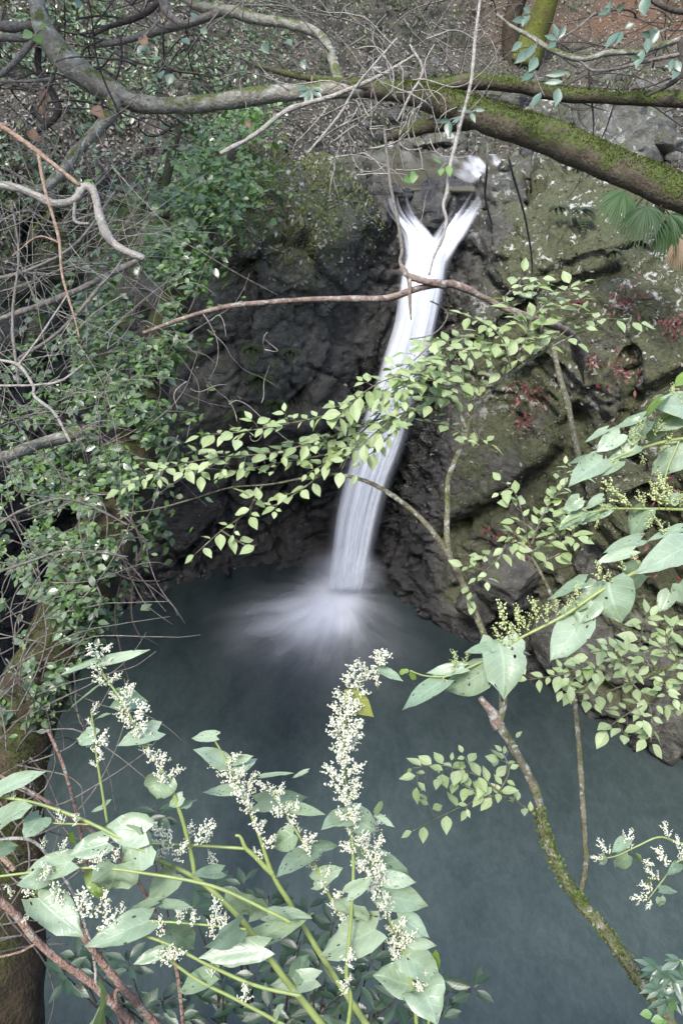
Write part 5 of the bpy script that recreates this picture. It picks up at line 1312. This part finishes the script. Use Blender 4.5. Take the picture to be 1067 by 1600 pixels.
knotweed('knotweed branch sweeping down from the right edge with budding green spikes', 1.7,
    [([(1110, 832), (1050, 862), (1000, 890), (940, 922), (880, 962), (800, 1004), (775, 1026)], [4, 3.6, 3.2, 3, 2.8, 2.4, 2]), ([(775, 1024), (735, 1042), (700, 1056), (665, 1056), (640, 1048)], [2, 1.6, 1.4, 1])],
    [(950, 910, 956, 969, 74), (912, 910, 851, 933, 24), (925, 940, 904, 976, 38), (914, 944, 868, 957, 20), (906, 972, 858, 1032, 50), (780, 1003, 800, 1086, 68), (778, 1010, 727, 1017, 18), (757, 1048, 691, 1088, 46), (692, 1064, 627, 1102, 30), (724, 1043, 664, 1049, 18), (988, 860, 930, 877, 18), (1080, 850, 1000, 888, 48), (1046, 926, 1028, 956, 26), (1060, 912, 1078, 948, 34), (800, 1012, 832, 1022, 12), (1000, 892, 960, 915, 40), (905, 970, 908, 1008, 14)],
    [(795, 1000, 778, 940), (810, 998, 808, 945), (825, 990, 812, 960), (838, 980, 832, 935), (850, 975, 856, 942), (870, 965, 868, 935), (880, 960, 895, 935), (790, 1010, 770, 978), (800, 1005, 798, 975), (900, 950, 902, 910), (942, 915, 930, 875), (955, 912, 950, 892), (715, 1045, 708, 1016), (725, 1042, 730, 1020), (705, 1052, 712, 1030), (975, 895, 968, 868), (1000, 885, 985, 865), (690, 1056, 700, 1070)], 'bud')
for (x0, y0, x1, y1, w) in [(632, 1052, 628, 1044, 14), (640, 1052, 652, 1062, 12)]:
    knot_leaf([o for o in COL.objects if o.name.startswith('knotweed') and o.parent is None][-1], x0, y0, x1, y1, w, 1.7, 'knot_dark')
knotweed('upper knotweed branch at the right edge, highest of the right side', 1.9,
    [([(1120, 680), (1060, 686), (1030, 692), (985, 706), (955, 718), (925, 730), (890, 742)], [3, 2.6, 2.4, 2, 1.6, 1.2]), ([(1110, 600), (1060, 640), (1020, 665), (985, 700)], [2, 1.8, 1.4]), ([(1060, 690), (1040, 740), (1035, 790)], [1.6, 1.2])],
    [(1004, 652, 950, 673, 18), (1010, 658, 978, 690, 30), (968, 678, 932, 702, 28), (947, 671, 911, 690, 12), (995, 696, 953, 712, 24), (1078, 640, 1034, 628, 46), (1072, 700, 1014, 742, 44), (940, 718, 892, 757, 34), (966, 720, 940, 740, 22), (922, 714, 884, 722, 12), (1060, 655, 1010, 668, 30), (1075, 715, 1050, 740, 24), (1030, 668, 1005, 690, 24)],
    [(1005, 690, 1000, 655), (1020, 685, 1030, 650), (985, 700, 990, 668), (960, 715, 955, 740), (1040, 690, 1050, 655), (1000, 700, 1005, 725), (975, 708, 965, 690), (1060, 650, 1060, 610), (1050, 690, 1030, 705), (1045, 640, 1052, 600)], 'bud')
r_ = [o for o in COL.objects if o.name.startswith('knotweed') and o.parent is None][-1]
knot_leaf(r_, 1038, 621, 1008, 646, 22, 1.9, 'knot_dark'); knot_leaf(r_, 945, 690, 935, 706, 14, 1.92, 'knot_dark'); knot_leaf(r_, 1075, 590, 1055, 600, 22, 1.9, 'knot_dark')
knotweed('middle knotweed branch at the right edge with holes in its hanging leaf', 1.85,
    [([(1120, 800), (1060, 796), (1000, 795), (950, 796), (905, 806), (875, 820)], [2.6, 2.4, 2, 1.6, 1.2]), ([(1090, 860), (1050, 842), (1030, 840)], [1.6, 1.2])],
    [(1010, 795, 984, 840, 32), (950, 796, 908, 817, 18), (914, 800, 868, 826, 24), (1064, 825, 1010, 843, 14), (1046, 786, 1056, 764, 22), (985, 845, 948, 862, 16), (905, 780, 880, 798, 22), (940, 778, 910, 792, 18), (1000, 843, 945, 860, 20)],
    [(990, 795, 960, 768), (978, 793, 942, 748), (968, 795, 945, 790), (1005, 795, 995, 765), (1040, 795, 1030, 738), (1030, 795, 1015, 750), (1048, 795, 1042, 755), (1020, 795, 1010, 825), (1060, 795, 1065, 770), (950, 797, 932, 785), (935, 800, 930, 825), (1040, 840, 1025, 810), (920, 805, 905, 790)], 'bud')
knotweed('small knotweed spray with white spikes low at the right edge', 1.9,
    [([(1120, 1325), (1065, 1318), (1030, 1308), (995, 1322), (960, 1338), (925, 1342)], [1.8, 1.6, 1.2, .8]), ([(1110, 1340), (1060, 1345), (1035, 1375), (1012, 1405)], [1.6, 1.2, .8])],
    [(978, 1312, 955, 1332, 18), (980, 1336, 958, 1360, 22), (990, 1334, 1000, 1344, 16), (945, 1338, 935, 1350, 12), (1028, 1368, 1010, 1382, 16), (1030, 1390, 1058, 1394, 12), (1030, 1402, 1032, 1420, 14), (1060, 1350, 1045, 1365, 14)],
    [(975, 1330, 985, 1295), (955, 1338, 932, 1312), (945, 1342, 922, 1340), (1045, 1312, 1035, 1284), (1060, 1330, 1055, 1305), (1045, 1360, 1025, 1325), (1030, 1378, 1008, 1355), (1020, 1395, 1000, 1380), (1015, 1402, 985, 1405), (1018, 1405, 1010, 1420), (1058, 1345, 1068, 1325), (1000, 1345, 1020, 1350)])

# old canes of last year
for (lab, parts, m) in [
    ('reddish brown old cane crossing the lower left corner, thickest of its kind', [([(-20, 1392), (20, 1424), (58, 1470), (100, 1506), (150, 1542), (222, 1615)], [6, 6, 6, 6, 6, 6]), ([(58, 1474), (30, 1488), (-10, 1498)], [2, 1.8])], 'old_cane'),
    ('reddish brown broken cane right of the thickest old cane', [([(122, 1446), (150, 1490), (200, 1552), (262, 1620)], [6, 5.5, 6, 6]), ([(198, 1546), (182, 1548), (184, 1575), (195, 1615)], [3, 3, 3])], 'old_cane'),
    ('thin dark red cane rising alone over the water at the left', [([(75, 1140), (98, 1192), (118, 1262), (132, 1330), (138, 1370)], [2.4, 2.8, 3, 3])], 'old_cane'),
    ('long red brown cane that arches from the left edge down to the bottom', [([(-20, 1202), (50, 1238), (110, 1276), (160, 1312), (205, 1362), (245, 1430), (275, 1510), (288, 1615)], [2.6, 2.8, 3, 3, 3, 3])], 'old_cane'),
    ('pale bare cane bending over the pale leaves in the lower left corner', [([(-20, 1314), (42, 1311), (75, 1336), (115, 1395), (135, 1450), (148, 1500), (150, 1538)], [2.6, 2.6, 2.6, 2.2])], 'vine'),
    ('short pale brown cane at the left edge above the thickest cane', [([(-20, 1318), (5, 1340), (24, 1360)], [5, 5, 4])], 'tan_twig')]:
    q0 = parts[0][0][0]
    o = root_at('old_cane', q0[0], q0[1], 1.5, lab, 'cane', 'old knotweed canes')
    for pts, r in parts: stem_part(o, 'stem', [(p[0], p[1], 1.5) for p in pts], r, M[m], 9, 12 * len(pts), .1, 4)

# ================================================================== DARK SHRUB UNDER THE KNOTWEED, OTHER LEAVES
ds = root_at('evergreen_shrub', 420, 1680, 2.6, 'dark glossy evergreen shrub in the shade below the flowering knotweed', 'shrub')
def dark_shrub():
    tips = [(245, 1265), (225, 1285), (160, 1475), (120, 1490), (150, 1520), (100, 1520), (200, 1500), (330, 1390), (380, 1380), (300, 1420), (420, 1400), (480, 1420), (520, 1440), (470, 1470), (500, 1500), (440, 1510), (400, 1520), (350, 1530), (300, 1540), (250, 1560), (220, 1580), (180, 1560), (360, 1570), (420, 1570), (480, 1560), (530, 1560), (580, 1580), (620, 1560), (660, 1580), (700, 1550), (740, 1540), (690, 1590), (580, 1500), (600, 1470), (640, 1500), (560, 1530), (330, 1590), (280, 1590), (450, 1590), (520, 1590)]
    for i, (x, y) in enumerate(tips):
        t = 2.35 + .5 * RNG.random()
        bx = x + (420 - x) * .35 + RNG.normal() * 20
        stem_part(ds, 'twig', [(bx, max(1640, y + 60), t + .25), ((bx + x) / 2 + RNG.normal() * 12, (max(1640, y + 60) + y) / 2, t + .1), (x, y, t)], [2.2, 1.8, 1.1], M['dark_twig'], 5, 16)
        p = att(x, y, t)
        for k in range(7):
            a = k * 2.4 + RNG.random(); d = norm(np.array((math.cos(a), math.sin(a) * .8, .15 * RNG.normal() + .05)))
            L = RNG.uniform(24, 42) * t / FOC
            q = p - UP * .012 * k + d * .01
            put_leaf(ds, 'gloss', q, q + d * L, UP + RNG.normal(size=3) * .25 + norm(CAMP - p) * .2, L * RNG.uniform(.36, .5))
dark_shrub()
nb = root_at('leafy_plant', 1120, 1600, 1.9, 'blue green plant with narrow pointed leaves in the lower right corner', 'plant')
for (x, y, s) in [(1062, 1500, 1), (1050, 1525, 1), (1030, 1510, .9), (1065, 1555, 1), (1045, 1560, .9), (1070, 1530, 1), (1035, 1540, .9)]:
    stem_part(nb, 'stem', [(1130, 1590, 1.95), ((1130 + x) / 2, y + 20, 1.9), (x, y, 1.85)], [1.6, 1.2], M['green_stem'], 5, 10)
    p = att(x, y, 1.85)
    for k in range(8):
        a = math.radians(150 + 22 * k + RNG.normal() * 12); L = RNG.uniform(26, 44) * 1.85 / FOC
        v = norm(att(x + math.cos(a) * 30, y - math.sin(a) * 22, 1.85 - .02 * RNG.random()) - p)
        put_leaf(nb, 'laurel', p, p + v * L, UP * .8 + norm(CAMP - p) * .6 + RNG.normal(size=3) * .3, L * .24)
for (x, y) in [(1018, 1585), (1035, 1592), (1025, 1600), (1050, 1580)]:
    p = att(x, y, 1.8); put_leaf(nb, 'ivy_bright', p, p + norm(RNG.normal(size=3) * (1, .3, .3)) * .03, norm(CAMP - p) + UP, .022)
# hanging leaves at the top
def hung(label, tw, leaves, key, t, name='hanging_twig'):
    r = root_at(name, tw[0][0], tw[0][1], t, label, 'twig', 'leafy twigs hanging at the top')
    stem_part(r, 'stem', [(a, b, t) for a, b in tw], [2, 1], M['twig'], 5, 20)
    for (x, y, x1, y1, w) in leaves:
        B = att(x, y, t); T = att(x1, y1, t - .03)
        put_leaf(r, key, B, T, norm(CAMP - B) + UP * .5 + RNG.normal(size=3) * .3, w * t / FOC * 1.2)
hung('twig with blue green drooping leaves over the mossy limb', [(840, 60), (832, 100), (845, 140), (850, 150)],
     [(815, 65, 800, 78, 9), (835, 70, 822, 90, 10), (826, 22, 815, 38, 11), (828, 18, 818, 12, 11), (820, 30, 801, 32, 9), (828, 78, 806, 97, 13), (839, 90, 827, 110, 13), (833, 112, 815, 126, 11), (845, 145, 830, 165, 12), (872, 138, 868, 165, 13), (852, 118, 890, 112, 8), (850, 130, 880, 126, 8)], 'laurel', 4.6)
hung('twig of long pointed leaves right of the yellow mossy trunk', [(930, 20), (900, 45), (875, 60), (868, 66)],
     [(870, 62, 850, 55, 8), (870, 60, 865, 35, 8), (872, 60, 885, 38, 8), (868, 66, 855, 75, 8), (965, 50, 945, 75, 11), (972, 48, 962, 68, 9), (976, 45, 990, 35, 8), (1008, -5, 1005, 22, 16), (955, 15, 935, 22, 8), (962, 15, 975, 8, 8), (952, 2, 950, 20, 11)], 'laurel', 4.8)
hung('cluster of hanging leaves at the top right beside the thin limb', [(1040, 45), (1025, 55), (1015, 70)],
     [(1015, 70, 1030, 45, 11), (1018, 55, 1020, 42, 10), (1012, 60, 1010, 82, 11), (1005, 78, 992, 105, 12), (1015, 55, 1002, 52, 9), (1050, 92, 1046, 110, 9), (1055, 95, 1062, 110, 10), (1060, 110, 1050, 122, 9), (1000, 95, 985, 88, 8)], 'laurel', 4.9)
hung('small leafy twig hanging left of the pale vine', [(698, 255), (690, 262), (685, 275)], [(690, 255, 676, 248, 8), (690, 262, 688, 275, 9), (700, 258, 703, 276, 9), (640, 278, 652, 275, 16), (641, 280, 630, 282, 12)], 'ivy_bright', 4.4)
hung('spray of narrow leaves on top of the mossy trunk', [(745, 172), (725, 180), (700, 188)], [(735, 175, 715, 172, 6), (725, 180, 705, 192, 6), (722, 182, 712, 200, 7), (705, 188, 682, 190, 6), (700, 188, 700, 212, 11), (740, 172, 758, 172, 6), (735, 176, 742, 190, 7), (728, 176, 720, 165, 5), (690, 190, 680, 186, 5)], 'laurel', 4.9)
hung('rosette of pointed dark leaves hanging below the pale limb', [(488, 120), (486, 135), (484, 142)], [(485, 140, 468, 150, 8), (484, 140, 486, 162, 8), (487, 140, 503, 152, 8), (483, 138, 462, 140, 8), (488, 138, 505, 140, 7), (484, 142, 476, 160, 8)], 'laurel', 5.4)
hung('pair of fresh leaves beside the bent tree trunk', [(70, 40), (60, 50), (55, 60)], [(50, 50, 36, 58, 12), (55, 55, 66, 68, 13), (62, 45, 74, 38, 8), (132, 282, 148, 288, 10)], 'ivy_bright', 5.4)
hung('small leaves scattered on twigs left of the pale branch', [(250, 30), (210, 80), (230, 100)], [(228, 70, 215, 85, 13), (235, 75, 220, 78, 10), (270, 115, 262, 130, 13), (255, 110, 250, 122, 12), (160, 90, 155, 100, 9), (125, 0, 122, 10, 9), (410, 68, 418, 82, 11), (448, 62, 456, 70, 10), (472, 95, 476, 106, 10), (300, 20, 305, 28, 10), (315, 45, 322, 50, 10), (285, 60, 296, 66, 12)], 'laurel', 5.8)
hung('curled brown dead leaves caught in the twigs at the upper left', [(140, 180), (150, 175), (160, 172)], [(145, 168, 160, 180, 16), (222, 58, 228, 68, 13), (70, 140, 66, 165, 14), (60, 165, 70, 180, 12), (45, 205, 60, 215, 14), (385, 190, 390, 198, 8)], 'brown_leaf', 5.8)
